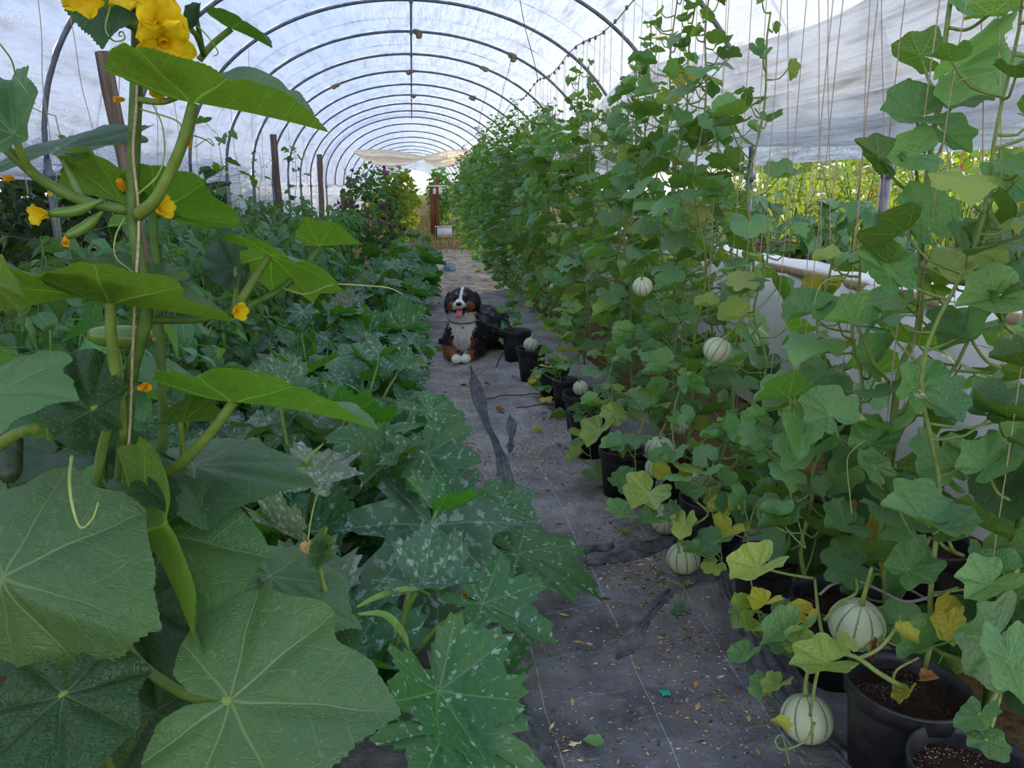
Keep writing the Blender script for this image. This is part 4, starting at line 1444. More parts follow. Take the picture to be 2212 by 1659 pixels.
# tendrils
for pts, w in [
    ([(240, 10, .8), (228, 60, .8), (245, 88, .8), (268, 85, .8), (266, 70, .8), (258, 70, .8), (258, 78, .8), (264, 77, .8)], .0011),
    ([(298, 420, .87), (340, 380, .86), (355, 330, .86), (350, 270, .87), (330, 225, .87)], .0013),
    ([(270, 470, .88), (250, 510, .87), (250, 555, .87), (290, 590, .87)], .0012),
    ([(610, 622, 1.04), (660, 635, 1.02), (720, 615, 1.0), (800, 618, 1.0), (840, 622, 1.0), (870, 635, 1.0)], .0014),
    ([(155, 985, .72), (150, 1040, .68), (158, 1100, .66), (175, 1140, .66), (200, 1120, .66), (212, 1085, .67)], .0016),
    ([(665, 1170, .95), (672, 1120, .95), (685, 1070, .95), (700, 1060, .95), (692, 1066, .95)], .0012),
    ([(510, 690, 1.0), (470, 690, .98), (450, 700, .98), (440, 715, .98), (452, 718, .98), (455, 706, .98)], .0010),
    ([(300, 235, .86), (380, 260, .84), (398, 285, .84), (440, 300, .88), (462, 315, .9), (450, 300, .9), (420, 318, .9)], .0011),
    ([(380, 40, .94), (430, 60, .95), (470, 110, .97), (460, 122, .97)], .0012),
    ([(0, 95, .7), (25, 130, .72), (35, 165, .75), (55, 195, .76), (77, 225, .78)], .0009),
]:
    mb = MB()
    pxtube(mb, pts, w, w * .5, 5, 40)
    put('tendril', mb.mesh('tendril'), M['tend'], hero)
# sisal twine that the stem is wound around
tw = MB()
pxtube(tw, [(300, -60, .87), (296, 200, .855), (288, 330, .865), (300, 470, .87), (292, 640, .87), (285, 800, .885), (278, 960, .89), (262, 1060, .905)], .0017, .0017, 6, 60)
put('twine', tw.mesh('twine'), M['twine'], label='thick sisal twine wound round the foreground cucumber stem', cat='twine')

# flowers, buds and young fruit
for i, (me, px, py, d, tx, ty, sc) in enumerate([
    (FL_OPEN, 330, 55, .78, 50, 0, .034), (FL_OPEN, 350, 80, .77, 20, 60, .034), (FL_OPEN, 300, 18, .80, -30, -60, .028), (FL_HALF, 185, -35, .76, -20, 60, .030),
    (FL_HALF, 325, 188, .84, 70, 20, .018), (FL_SHUT, 268, 215, .86, -60, 0, .010), (FL_HALF, 335, 455, .88, 60, -30, .022), (FL_SHUT, 270, 412, .88, -30, -50, .013),
    (FL_HALF, 102, 462, .84, -60, 5, .018), (FL_SHUT, 142, 512, .85, 0, 60, .011), (FL_HALF, 505, 672, .98, 60, 5, .018), (FL_SHUT, 300, 838, .86, 60, -5, .015), (FL_SHUT, 290, 990, .95, 50, 0, .011),
    (FL_SHUT, 335, 1042, .93, 10, -50, .012), (FL_SHUT, 30, 385, .84, -50, 0, .010), (FL_SHUT, 410, 300, .9, -10, 60, .01)]):
    a = atd(px, py, d)
    dv = atd(px + tx, py + ty, d * .97) - a
    fo = put('flower', me, None, hero, frame(a, np.cross(dv, (0.3, .2, .9)), dv, sc))
for a, b, r in [((222, 432, .86), (105, 462, .84), .0062), ((228, 450, .87), (142, 512, .85), .0062)]:
    p = curve([atd(*a), (atd(*a) + atd(*b)) / 2 + np.array([0, 0, -.004]), atd(*b)], 14)
    put('young_cucumber', MB().tube(p, r * np.array([.3, .35, .45, .65, .85, .95, 1, 1, 1, 1, .95, .85, .7, .5]), 10).mesh('young_cucumber'), M['pod'], hero)
p = curve([atd(200, 725, 1.05), atd(270, 728, 1.03), atd(328, 732, 1.02)], 12)
put('cucumber', MB().tube(p, .016 * np.array([.6, .8, .9, .9, .95, 1, 1, 1, 1, .95, .8, .45]), 12).mesh('cucumber'), M['pod'], hero)
put('dried_flower', FL_DRY, None, hero, frame(atd(329, 732, 1.02), (0, 0, 1), atd(360, 738, 1.0) - atd(329, 732, 1.02), .009))
M['cuke'] = plain('dark_cucumber_skin', srgb(44, 60, 40), .45, .35, 90, .6, .6, .004)
p = curve([atd(24, 930, .80), atd(22, 985, .79), atd(20, 1040, .78)], 14)
put('cucumber', MB().tube(p, .0115 * np.array([.5, .8, .95, 1, 1, 1, 1, 1, 1, 1, 1, .95, .8, .5]), 14).mesh('cucumber'), M['cuke'], hero)
# pale faded courgette flower on a young shoot
sh = empty('cucumber_shoot', atd(690, 1230, 1.05), 'young cucumber shoot tip rising in front of a pale wilted flower', 'cucumber shoot')
mb = MB()
pxtube(mb, [(705, 1290, 1.0), (690, 1220, 1.0), (700, 1170, 1.0), (705, 1140, 1.0)], .0035, .002, 7, 12)
put('stem', mb.mesh('stem'), M['stem'], sh)
for J, T, S in [((690, 1195, 1.0), (722, 1200, .98), (700, 1165, 1.0)), ((688, 1200, 1.0), (705, 1135, 1.0), (715, 1165, .99)), ((700, 1180, 1.0), (725, 1170, .98), (712, 1195, .98))]:
    hero_leaf(J, T, S, 'cuc', 7, sh)
put('wilted_courgette_flower', FL_DRY, None, None, frame(atd(668, 1235, 1.15), (1, 0, 0), (0.02, 0, 1), .036), label='pale wilted courgette flower standing behind the shoot tip', cat='flower')

# ------------------------------------------------------------------ cucumbers trained up twine at the left, wooden stakes
CG = 'small cucumber plants along the left side'


def left_cuc(px, pyb, pyt, X, n, seed, label, sc=.075):
    b, t = onx(px, pyb, X), onx(px, pyt, X)
    rs = np.random.default_rng(seed)
    root = empty('cucumber_plant', (b[0], b[1], 0), label, 'cucumber plant', CG)
    c = curve([(b[0], b[1], 0), b, (b + t) / 2 + np.array([.03, .05, 0]), t], 24)
    sm = MB().tube(c, np.linspace(.006, .003, 24), 6)
    for i in range(n):
        p = c[rs.integers(7, 24)]
        d = norm(np.array([rs.normal(0, 1), rs.normal(-.3, 1), rs.uniform(0, .7)]))
        e = p + d * rs.uniform(.06, .22)
        sm.tube([p, (p + e) / 2 - np.array([0, 0, .01]), e], .003, 5, cap=False)
        put('leaf', LM[rs.choice(['cuc', 'cucd'])][rs.integers(0, 3)], None, root, frame(e, d * np.array([1, 1, .0]) + rs.normal(0, .3, 3) - np.array([0, 0, .3]), np.array([rs.normal(0, .4), rs.normal(-.2, .4), 1]), sc * rs.uniform(.7, 1.3)))
    put('stem', sm.mesh('stem'), M['stem'], root)
    for q in range(4):
        p = c[rs.integers(8, 24)] + rs.normal(0, .06, 3)
        put('flower', FL_OPEN, None, root, frame(p, rs.normal(size=3), np.array([.2, -1, .3]), .017))


left_cuc(470, 440, 290, -1.95, 13, 1, 'cucumber plant with broad drooping leaves left of the leaning stake', .11)
left_cuc(635, 470, 310, -1.85, 16, 2, 'slender cucumber plant just right of the leaning stake', .085)
left_cuc(560, 430, 330, -2.2, 8, 3, 'thin cucumber plant with yellow flowers left of the leaning stake', .07)
left_cuc(120, 450, 250, -2.3, 7, 4, 'cucumber plant at the far left edge below the film', .09)


def stake(p0, p1, w, label, seed=0, mat='wood', name='wooden_stake', cat='stake', group=None):
    p0, p1 = np.asarray(p0, float), np.asarray(p1, float)
    n = 9
    t = np.linspace(0, 1, n)[:, None]
    pts = p0 * (1 - t) + p1 * t
    rs = np.random.default_rng(seed)
    pts[:, :2] += rs.normal(0, w * .04, (n, 2))
    L = np.linalg.norm(p1 - p0)
    # a split stake: five-sided, square cut top
    ang = np.array([.2, 1.4, 2.6, 3.7, 5.1])
    d = norm(p1 - p0)
    a = norm(np.cross(d, (0, 1, 0)))
    b = np.cross(d, a)
    V = []
    for i in range(n):
        rr = w * .5 * (1 + rs.normal(0, .05, 5))
        V.append(pts[i] + (rr * np.cos(ang))[:, None] * a + (rr * np.sin(ang))[:, None] * b)
    V = np.concatenate(V)
    T = []
    for i in range(n - 1):
        for j in range(5):
            p, q = i * 5 + j, i * 5 + (j + 1) % 5
            T += [(p, q, q + 5), (p, q + 5, p + 5)]
    e = (n - 1) * 5
    T += [(e, e + 1, e + 2), (e, e + 2, e + 3), (e, e + 3, e + 4)]
    me = MB().add(V, T).mesh(name, smooth=False)
    return put(name, me, M[mat], label=label, cat=cat, group=group)


b, t = onx(590, 290, -1.95), onx(606, 470, -1.95)
stake(t + (t - b) * 1.1, b, .10, 'weathered wooden stake leaning in the middle of the pepper bed', 1)
b, t = onx(690, 334, -1.9), onx(694, 430, -1.9)
stake(t + (t - b) * 1.2, b, .12, 'weathered wooden stake near the white film at the far left', 2)
b, t = ony(222, 112, 3.6), ony(276, 380, 3.6)
stake(t + (t - b) * 1.3, b, .062, 'tall weathered stake behind the foreground cucumber stem', 3)
b, t = onx(741, 412, -1.7), onx(743, 440, -1.7)
stake(np.array([t[0], t[1], 0]), b, .14, 'left one of two short stakes beside the mallow bush', 4)
b, t = onx(757, 410, -1.6), onx(759, 440, -1.6)
stake(np.array([t[0], t[1], 0]), b, .13, 'right one of two short stakes beside the mallow bush', 5)

# twine on the left side
LT = [82, 152, 258, 330, 375, 415, 490, 535, 565, 620, 655, 52]
for k, (x0, y0, x1, y1, X) in enumerate([(82, 0, 112, 370, -2.0), (152, 40, 218, 385, -2.0), (258, 150, 262, 400, -2.2), (330, 120, 345, 400, -2.2), (375, 200, 398, 420, -2.2), (415, 240, 437, 430, -2.2), (490, 180, 523, 440, -2.2), (535, 60, 545, 300, -2.0), (565, 280, 575, 440, -2.2), (620, 250, 640, 440, -2.2), (655, 300, 668, 420, -2.2), (52, 300, 60, 420, -2.2)]):
    a, b = onx(x0, y0, X), onx(x1, y1, X)
    twine(a + (a - b) * .05, b, .0024 if k < 2 else .003, '%s thin sisal twine from the left edge in front of the left film' % ORD[sorted(LT).index(x0)], 'twine on the left side', .008, k)

# ------------------------------------------------------------------ hedge outside on the left
def leaf_mass(name, boxes, n, arrs, mat, size, seed, label, cat, kind, group=None, parent=None, up=.6):
    rs = np.random.default_rng(seed)
    mb = MB()
    for i in range(n):
        c0, c1 = boxes[rs.integers(0, len(boxes))]
        p = np.array([rs.uniform(a, b) for a, b in zip(c0, c1)])
        d = norm(rs.normal(size=3) + np.array([0, 0, -.4]))
        mb.add(*xform(arrs[rs.integers(0, len(arrs))], frame(p, d, rs.normal(0, .7, 3) + np.array([0, 0, up]), size * rs.uniform(.7, 1.3))))
    return put(name, mb.mesh(name), mat, parent, label=label, cat=cat, kind=kind, group=group)


leaf_mass('hedge', [((-4.2, y, 0.0), (-3.3, y + 3, 2.0)) for y in (2, 5, 8, 11, 14)], 9500, PEP_LO, M['hedge'], .17, 5, 'dark hedge growing along the outside of the tunnel on the left', 'hedge', 'stuff')

# ------------------------------------------------------------------ mallow bush and the far end
def bush(name, x, y, h, w, n, seed, label, cat, arrs, mat, size, group=None, flowers=0):
    rs = np.random.default_rng(seed)
    root = empty(name, (x, y, 0), label, cat, group)
    sm, fol = MB(), MB()
    for b in range(7):
        a = rs.uniform(0, 6.28)
        e = np.array([x + math.cos(a) * w * .4, y + math.sin(a) * w * .4, h * rs.uniform(.75, .98)])
        sm.tube(curve([(x, y, 0), (x + math.cos(a) * w * .15, y + math.sin(a) * w * .15, h * .4), e], 8), np.linspace(.014, .004, 8), 5)
    for i in range(n):
        u = norm(rs.normal(size=3))
        r = rs.uniform(.55, 1.0)
        p = np.array([x, y, h * .55]) + u * r * np.array([w * .5, w * .5, h * .46])
        if p[2] < .05:
            continue
        fol.add(*xform(arrs[rs.integers(0, len(arrs))], frame(p, u + rs.normal(0, .5, 3) - np.array([0, 0, .5]), u * .7 + np.array([0, 0, .8]) + rs.normal(0, .3, 3), size * rs.uniform(.7, 1.3))))
    put('foliage', fol.mesh('foliage'), mat, root, kind='stuff')
    put('stem', sm.mesh('stem'), M['stemd'], root)
    for q in range(flowers):
        u = norm(np.array([rs.normal(0, 1), -abs(rs.normal(0, 1)) - .2, rs.normal(.2, .7)]))
        p = np.array([x, y, h * .55]) + u * np.array([w * .52, w * .52, h * .46])
        put('flower', FL_PURP, None, root, frame(p, rs.normal(size=3), u, rs.uniform(.035, .055)))
    return root


bush('mallow_bush', -.72, 14.2, 1.95, 1.15, 620, 1, 'tall mallow bush covered in purple flowers at the far left of the path', 'bush', MEL_LO, M['mel'], .07, None, 46)
bush('climbing_bean', -.35, 18.0, 2.05, .9, 420, 2, 'leafy climbing plant just behind the mallow bush', 'climber', MEL_LO, M['tom'], .08)
bush('climbing_bean', -.25, 22.0, 2.1, 1.0, 380, 3, 'yellowish climbing plant at the left of the far tunnel mouth', 'climber', MEL_LO, M['tom'], .09)
bush('climbing_bean', .95, 27.6, 2.25, 1.0, 420, 4, 'round crown of climbing leaves above the brown board', 'climber', MEL_LO, M['mel'], .10)
bush('climbing_bean', 1.9, 26, 2.1, 1.1, 380, 5, 'climbing plant right of the brown board against the far stakes', 'climber', MEL_LO, M['mel'], .09)
for k, (x, y, h, w) in enumerate([(-1.2, 34, 1.8, 2.0), (-.6, 40, 1.6, 1.6), (2.2, 36, 1.8, 1.6), (1.9, 44, 1.5, 1.6), (.2, 112, 1.3, 6), (-6, 114, 2.2, 7), (8, 116, 2.2, 7)]):
    bush('sunlit_bush', x, y, h, w, 260, 20 + k, '%s sunlit bush from the camera beyond the far tunnel mouth' % ORD[k], 'bush', MEL_LO, M['tom'], .14, 'sunlit bushes beyond the tunnel')

br = empty('brown_board', (.78, 27.0, 0), 'tall brown board with a pale crossbar at the far end of the path', 'board')
put('board', MB().box((.60, 27.0, 0), (.82, 27.06, 1.62)).mesh('board', smooth=False), M['woodb'], br)
put('post', MB().tube([(.88, 26.85, 0), (.86, 26.85, 1.0), (.85, 26.85, 1.98)], .045, 8).mesh('post'), M['woodb'], br)
put('crossbar', MB().box((.50, 26.80, 1.60), (1.22, 26.86, 1.66)).mesh('crossbar', smooth=False), M['fleece'], br)
for q, x in enumerate((.76, .94)):
    put('white_jar', MB().lathe([(.001, 1.36), (.05, 1.36), (.055, 1.40), (.055, 1.52), (.03, 1.56), (.001, 1.56)], 10, center=(x, 26.8, 0)).mesh('white_jar'), M['fleece'], br)
crate = empty('white_crate', (1.0, 25.6, 0), 'white plastic crate on the ground beside the brown board', 'crate')
cb = MB()
cb.box((.72, 25.4, 0), (1.3, 25.44, .34)).box((.72, 25.76, 0), (1.3, 25.80, .34)).box((.72, 25.4, 0), (.76, 25.8, .34)).box((1.26, 25.4, 0), (1.3, 25.8, .34))
put('crate_wall', cb.mesh('crate_wall', smooth=False), M['fleece'], crate)
put('crate_rim', MB().box((.70, 25.37, .34), (1.32, 25.43, .37)).mesh('crate_rim', smooth=False), M['fleece'], crate)
fen = empty('stake_fence', (1.9, 30, 0), 'row of thin upright stakes at the far right of the path', 'fence')
for q in range(11):
    y = 25 + q * .9
    put('stake', MB().tube([(1.45 + .02 * math.sin(q), y, 0), (1.45, y, 1.5 + .06 * math.sin(q * 3))], .03, 6).mesh('stake'), M['woody'], fen)
hay = MB()
rs = np.random.default_rng(3)
for q in range(2600):
    y = rs.uniform(17, 50)
    p = np.array([rs.normal(.45, .55), y, rs.uniform(-.02, .05)])
    d = norm(rs.normal(size=3) * np.array([1, 1, .15]))
    w_ = np.cross(d, (0, 0, 1)) * .006
    L = rs.uniform(.08, .3)
    c = np.array(srgb(188, 150, 92)) * rs.uniform(.5, 1.1)
    hay.add([p - w_, p + w_, p + d * L + w_ + np.array([0, 0, .03]), p + d * L - w_ + np.array([0, 0, .03])], [(0, 1, 2), (0, 2, 3)], None, c)
put('straw', hay.mesh('straw', True), M['attr'], label='dry straw scattered over the far end of the path', cat='straw', kind='stuff')
gr = MB()
for q in range(1800):
    p = np.array([rs.normal(.4, .8), rs.uniform(18.5, 46), 0])
    d = np.array([rs.normal(0, .05), rs.normal(0, .05), rs.uniform(.06, .2)])
    gr.add([p + np.array([-.008, 0, 0]), p + np.array([.008, 0, 0]), p + d], [(0, 1, 2)], None, np.array(srgb(118, 136, 64)) * rs.uniform(.6, 1.2))
put('grass', gr.mesh('grass', True), M['attr'], label='short weeds and grass at the far end of the path', cat='grass', kind='stuff')
# pale blue crumpled bag on the path
rs = np.random.default_rng(11)
p = onz(972, 585)
v = MB().ellip((0, 0, .07), (.13, .09, .09), 14, 8)
V = v.v[0] + rs.normal(0, .018, v.v[0].shape)
V[:, 2] = np.maximum(V[:, 2] - .02, 0.005)
M['bag'] = plain('pale_blue_plastic', srgb(176, 200, 228), .35, .5, 20, .2, .5, .02, tr=.3, trc=srgb(190, 210, 235))
put('plastic_bag', MB().add(V, v.t[0]).mesh('plastic_bag', smooth=False), M['bag'], M=Matrix.Translation(V3(p)), label='crumpled pale blue plastic bag on the path far behind the dog', cat='bag')

# ------------------------------------------------------------------ right: fleece-covered bench, aubergines, next bay
bench = empty('raised_bed', (2.6, 5, 0), 'raised bed wrapped in white fleece behind the melon vines', 'raised bed')
yy = np.linspace(1.2, 12.5, 120)
q = np.linspace(0, 1, 34)
prof = curve([(2.40, 0.0), (2.36, .35), (2.38, .80), (2.42, .98), (2.52, 1.02), (2.75, 1.02), (2.82, 1.0)], 34)
X = prof[None, :, 0] + 0.08 * fbm(yy[:, None] * 2.6 + 0 * q, q[None] * 2 + yy[:, None] * .3, 4, 3) * np.clip(1.3 - np.abs(q[None] - .3), 0, 1) * 2
Z = prof[None, :, 1] + 0.02 * fbm(yy[:, None] * 1.4 + 0 * q, q[None] * 3, 6, 2)
fl = MB().grid(np.stack([X, np.broadcast_to(yy[:, None], X.shape), Z], -1)).mesh('fleece_cover')
put('fleece_cover', fl, M['fleece'], bench)
put('edge_board', MB().box((2.44, 1.25, .96), (2.50, 12.4, 1.005)).mesh('edge_board', smooth=False), M['woody'], bench)
put('soil', MB().box((2.5, 1.3, .5), (4.3, 12.4, .93)).mesh('soil', smooth=False), M['soil'], bench)
AG = 'leafy plants on the fleece-covered bed'
for k in range(13):
    rs = np.random.default_rng(6000 + k)
    x, y = 3.05 + rs.uniform(-.15, .25) + (.5 if k % 2 else 0), 2.3 + .62 * k
    root = empty('aubergine_plant', (x, y, .93), '%s broad-leaved plant from the camera on the fleece-covered raised bed' % ORD[k], 'plant', AG)
    sm = MB().tube([(x, y, .9), (x + .02, y, 1.15), (x, y + .03, 1.4)], [.012, .01, .005], 6)
    for i in range(24):
        z = rs.uniform(1.0, 1.42)
        az = rs.uniform(0, 6.28)
        d = np.array([math.cos(az), math.sin(az), rs.uniform(-.2, .3)])
        e = np.array([x, y, z]) + d * rs.uniform(.08, .24)
        sm.tube([(x, y, z - .05), e], .003, 4)
        put('leaf', LM['aub'][rs.integers(0, 2)], None, root, frame(e, d + np.array([0, 0, -.4]), np.array([d[0] * .4, d[1] * .4 - .2, 1]), rs.uniform(.15, .24)))
    put('stem', sm.mesh('stem'), M['stemd'], root)
TGp = 'sunlit tomato plants in the next bay'
for k in range(28):
    bush('tomato_plant', (5.5 if k < 16 else 7.0) + .4 * math.sin(k * 3), 2.2 + .8 * (k if k < 16 else (k - 16) * 1.3), 2.05 + .12 * math.sin(k * 5) + (.2 if k > 15 else 0), 1.15, 280, 7000 + k, '%s sunlit tomato plant from the camera in the %s row of the next bay' % (ORD[k if k < 16 else k - 16], 'near' if k < 16 else 'far'), 'tomato plant', PEP_LO, M['tom'], .11, TGp)
for k in range(26):
    y = 2.0 + .5 * k
    put('cane', MB().tube([(5.05 + .1 * math.sin(k * 2), y, 0), (5.1, y + .05, 2.05 + .1 * math.sin(k))], .011, 6).mesh('cane'), M['woody'], label='%s pale cane from the camera among the sunlit tomatoes of the next bay' % ORD[k], cat='cane', group='canes in the next bay')
M['redp'] = plain('red_paint', srgb(190, 60, 46), .5, .3, 30, .2)
for k, y in enumerate((3.2, 4.9, 6.6, 8.3, 10.0)):
    put('red_stake', MB().tube([(6.2, y, 0), (6.2, y, 2.35)], .018, 6).mesh('red_stake'), M['redp'], label='%s thin red stake from the camera among the sunlit tomatoes' % ORD[k], cat='stake', group='red stakes in the next bay')
far = empty('wall_right', (9, 6, 0), 'white film side of the bay beyond the tomatoes', kind='structure')
yy = np.linspace(-1, 24, 60)
q = np.linspace(0, 1, 20)
X = 8.6 + 1.4 * q[None] ** 2 + .08 * fbm(yy[:, None] * .8 + 0 * q, q[None] * 4, 3, 2)
Z = 2.35 + 1.2 * np.sin(q * PI / 2)[None] + 0 * yy[:, None]
put('film_panel', MB().grid(np.stack([X, np.broadcast_to(yy[:, None], X.shape), Z], -1)).mesh('film_panel'), M['filmside'], far)
leaf_mass('hedge', [((17, y, 0.0), (20, y + 8, 3.4)) for y in (0, 8, 16, 24, 32)], 5200, PEP_LO, M['tom'], .42, 8, 'sunlit hedge beyond the next bay on the right', 'hedge', 'stuff')
# large plain leaves low behind the pots
for k, (x, y, n) in enumerate([(1.55, 2.25, 9), (1.62, 1.75, 10), (1.5, 2.9, 8), (1.75, 1.45, 8)]):
    rs = np.random.default_rng(8000 + k)
    root = empty('squash_plant', (x, y, 0), ['squash plant with plain dark leaves behind the hanging melon', 'squash plant with broad dark leaves behind the nearest pot', 'squash plant with dark leaves deep between the pots', 'squash plant with broad leaves at the right edge'][k], 'squash plant', 'dark squash plants behind the pots')
    sm = MB()
    for i in range(n):
        az = rs.uniform(1.8, 4.9)
        e = np.array([x + math.cos(az) * rs.uniform(.05, .22), y + math.sin(az) * rs.uniform(.05, .25), rs.uniform(.2, .85)])
        sm.tube(curve([(x, y, 0), (x, y, e[2] * .6), e], 6), .006, 6)
        put('leaf', LM['cucd'][rs.integers(0, 3)], None, root, frame(e, np.array([math.cos(az) * .6, math.sin(az) * .6, -.9]), np.array([-.7, -.7, .7]) + rs.normal(0, .25, 3), rs.uniform(.11, .17)))
    put('stem', sm.mesh('stem'), M['stemd'], root)

# ------------------------------------------------------------------ pots
POT_N = 0


def pot_mesh(r, h):
    k = 40
    mb = MB()
    mb.lathe([(.001, .004), (r * .72, .004), (r * .74, .0), (r * .90, h * .80), (r * .905, h * .82), (r * .97, h * .825), (r * 1.0, h * .98), (r * .995, h), (r * .955, h), (r * .93, h * .9), (r * .88, h * .8), (r * .80, h * .35), (.001, h * .33)], k)
    return mb


def pot(x, y, r, h, label, tilt=(0, 0), soil=.80):
    root = empty('plant_pot', (x, y, 0), label, 'pot', PG)
    root.location = (x, y, float(mat_z(x, y)) - .004)
    root.rotation_euler = (tilt[0], tilt[1], random.uniform(0, 6))
    sub('body', pot_mesh(r, h).mesh('pot_body'), M['pot'], root)
    n = 28
    rr = np.linspace(0, .89 * r, 10)
    an = np.linspace(0, 2 * PI, n)
    X, Y = rr[:, None] * np.cos(an), rr[:, None] * np.sin(an)
    Z = h * soil + .018 * fbm(X * 30 + x * 9, Y * 30 + y * 9, 2, 3) + .008 * (1 - rr / r)[:, None]
    Z[:, -1] = Z[:, 0]
    me = MB().grid(np.stack([X, Y, Z], -1)).mesh('soil')
    me.flip_normals()
    me.update()
    if me.polygons[0].normal.z < 0:
        me.flip_normals()
    sub('soil', me, M['soil'], root)
    return root


def rimpos(px, py, h):
    return onz(px, py, h)


pots = [
    (1957, 1478, .152, .27, 'nearest black pot with bare soil at the lower right'),
    (2110, 1655, .14, .25, 'black pot cut off by the bottom right corner'),
    (1820, 1285, .15, .27, 'black pot directly under the large hanging melon'),
    (1655, 1195, .115, .23, 'black pot with a cut stump beside the ribbed ground melon'),
    (1545, 1072, .15, .27, 'black pot behind the melon lying at the fabric fold'),
    (1383, 982, .10, .22, 'small black pot next to the two stacked melons'),
    (1345, 965, .12, .25, 'black pot behind the lone melon on the path'),
    (1278, 888, .135, .27, 'black pot with an empty rim halfway along the row'),
    (1262, 850, .135, .26, 'black pot holding a pale melon halfway along the row'),
    (1225, 822, .11, .22, 'small black pot before the halfway melon pot'),
    (1195, 795, .12, .23, 'black pot hidden by shoots behind the small green melon'),
    (1150, 752, .125, .27, 'black pot with a round melon sitting on its rim'),
    (1115, 718, .135, .27, 'black pot beside the pair of small melons by the dog'),
    (1072, 676, .14, .28, 'black pot directly behind the dog'),
    (2005, 1165, .16, .30, 'large black pot at the right behind the yellow leaf'),
    (1480, 985, .12, .24, 'black pot in the shade behind the stacked melons'),
    (1760, 1085, .13, .26, 'black pot in deep shade under the vines'),
]
POTS = []
for px, py, r, h, lab in pots:
    p = rimpos(px, py, h)
    POTS.append(pot(p[0], p[1], r, h, lab, (random.uniform(-.03, .03), random.uniform(-.03, .03))))

# ------------------------------------------------------------------ melons
def melon_mesh(seed, flat=.93):
    k, m = 60, 26
    th = np.linspace(0, PI, m)
    an = np.linspace(0, 2 * PI, k + 1)
    rib = 1 - .028 * np.exp(-((((an / (2 * PI / 10) + .5) % 1) - .5) * 4.2) ** 2)
    s = np.sin(th)[:, None]
    R = (1 - (1 - rib[None]) * s ** .6)
    ax = s * R
    X, Y = ax * np.sin(an), ax * np.cos(an)
    Z = flat * np.cos(th)[:, None] * (1 - .10 * np.exp(-((th[:, None]) / .25) ** 2) - .06 * np.exp(-((PI - th[:, None]) / .3) ** 2)) * np.ones_like(an)
    me = MB().grid(np.stack([X, Y, Z], -1)).mesh('melon_body')
    return me


MELME = melon_mesh(1)
MELME.materials.append(M['melon'])
MELSM = melon_mesh(1)
MELSM.materials.append(M['melong'])
for me_ in (MELME, MELSM):
    if me_.polygons[len(me_.polygons) // 2].normal.dot(me_.polygons[len(me_.polygons) // 2].center) < 0:
        me_.flip_normals()


def melon(px, py, rpx, label, z=None, d=None, tilt=(0, 0, 0), green=False, stem=(.02, -.01, .07)):
    if d is not None:
        c = atd(px, py, d)
        r = rpx * d / FPX
    else:
        # rests on z
        c = onz(px, py, z)
        dep = np.dot(c - CP, FW)
        r = rpx * dep / FPX
        c = onz(px, py, z + r * .9)
        dep = np.dot(c - CP, FW)
        r = rpx * dep / FPX
        c = onz(px, py, z + r * .90)
        if z == 0.0:
            c[2] = mat_z(c[0], c[1]) + r * .915
    root = empty('melon', c, label, 'melon', 'pale striped melons')
    root.rotation_euler = tilt
    root.scale = (r, r, r)
    sub('fruit', MELSM if green else MELME, None, root)
    s = np.asarray(stem) / r
    pts = curve([(0, 0, .86), (s[0] * .2, s[1] * .2, .86 + s[2] * .4), (s[0], s[1], .86 + s[2])], 10)
    sub('stalk', MB().tube(pts, np.linspace(.11, .06, 10), 8).mesh('stalk'), M['stemm'], root)
    return c, r


melon(1743, 1553, 56, 'pale striped melon lying on the path beside the nearest pot', 0.0, None, (-.35, .15, .3), stem=(.03, -.01, .12))
melon(1850, 1348, 59, 'large striped melon hanging above the pots at the lower right', None, 2.12, (.12, .05, 0), stem=(.0, .0, .12))
melon(1782, 1218, 27, 'shaded melon lying behind the pots above the hanging melon', None, 2.75, (.6, .4, 0))
melon(1476, 1216, 37, 'striped melon on the fabric by the crumpled fold', 0.0, None, (-.12, -.05, .5), stem=(.0, .01, .09))
melon(1437, 1127, 33, 'melon half hidden by lobed leaves behind the fold', 0.0, None, (.9, -.5, 0))
melon(1517, 1046, 31, 'melon resting on the rim of a pot among yellowing leaves', None, 3.02, (.3, .5, .2))
melon(1424, 972, 32, 'upper one of the two stacked melons', None, 3.42, (.1, -.1, .6))
melon(1418, 1010, 25, 'lower one of the two stacked melons', None, 3.28, (0, .1, .2))
melon(1319, 1029, 27, 'lone melon standing on the path in front of the pots', 0.0, None, (0, 0, .4), stem=(.0, .0, .10))
melon(1388, 619, 22, 'round melon hanging high among the vines', None, 3.35, (.5, -.3, 0))
melon(1550, 757, 31, 'melon hanging among the vines behind a lobed leaf', None, 2.95, (.4, .3, .8))
melon(1254, 838, 17, 'pale melon inside a black pot halfway along the row', None, 4.60, (.3, -.3, 0))
melon(1147, 745, 17, 'melon sitting on top of a black pot near the dog', None, 6.15, (.1, .3, 0))
melon(1070, 735, 11, 'larger one of the two small melons on the ground by the dog', 0.0, None, (0, .3, 0))
melon(1087, 738, 9, 'smaller one of the two small melons on the ground by the dog', 0.0, None, (0, -.2, 0))
melon(1176, 849, 9.5, 'small unripe green melon on the edge of the path', 0.0, None, (.2, .2, 0), True)
melon(1468, 922, 20, 'melon mostly hidden in leaves behind the stacked melons', None, 3.75, (.4, 0, 0))
melon(1195, 619, 8, 'tiny distant melon hanging in the vines', None, 6.6, (.2, 0, 0))

# ------------------------------------------------------------------ nearest melon vine: large leaves placed one by one
MH = {}


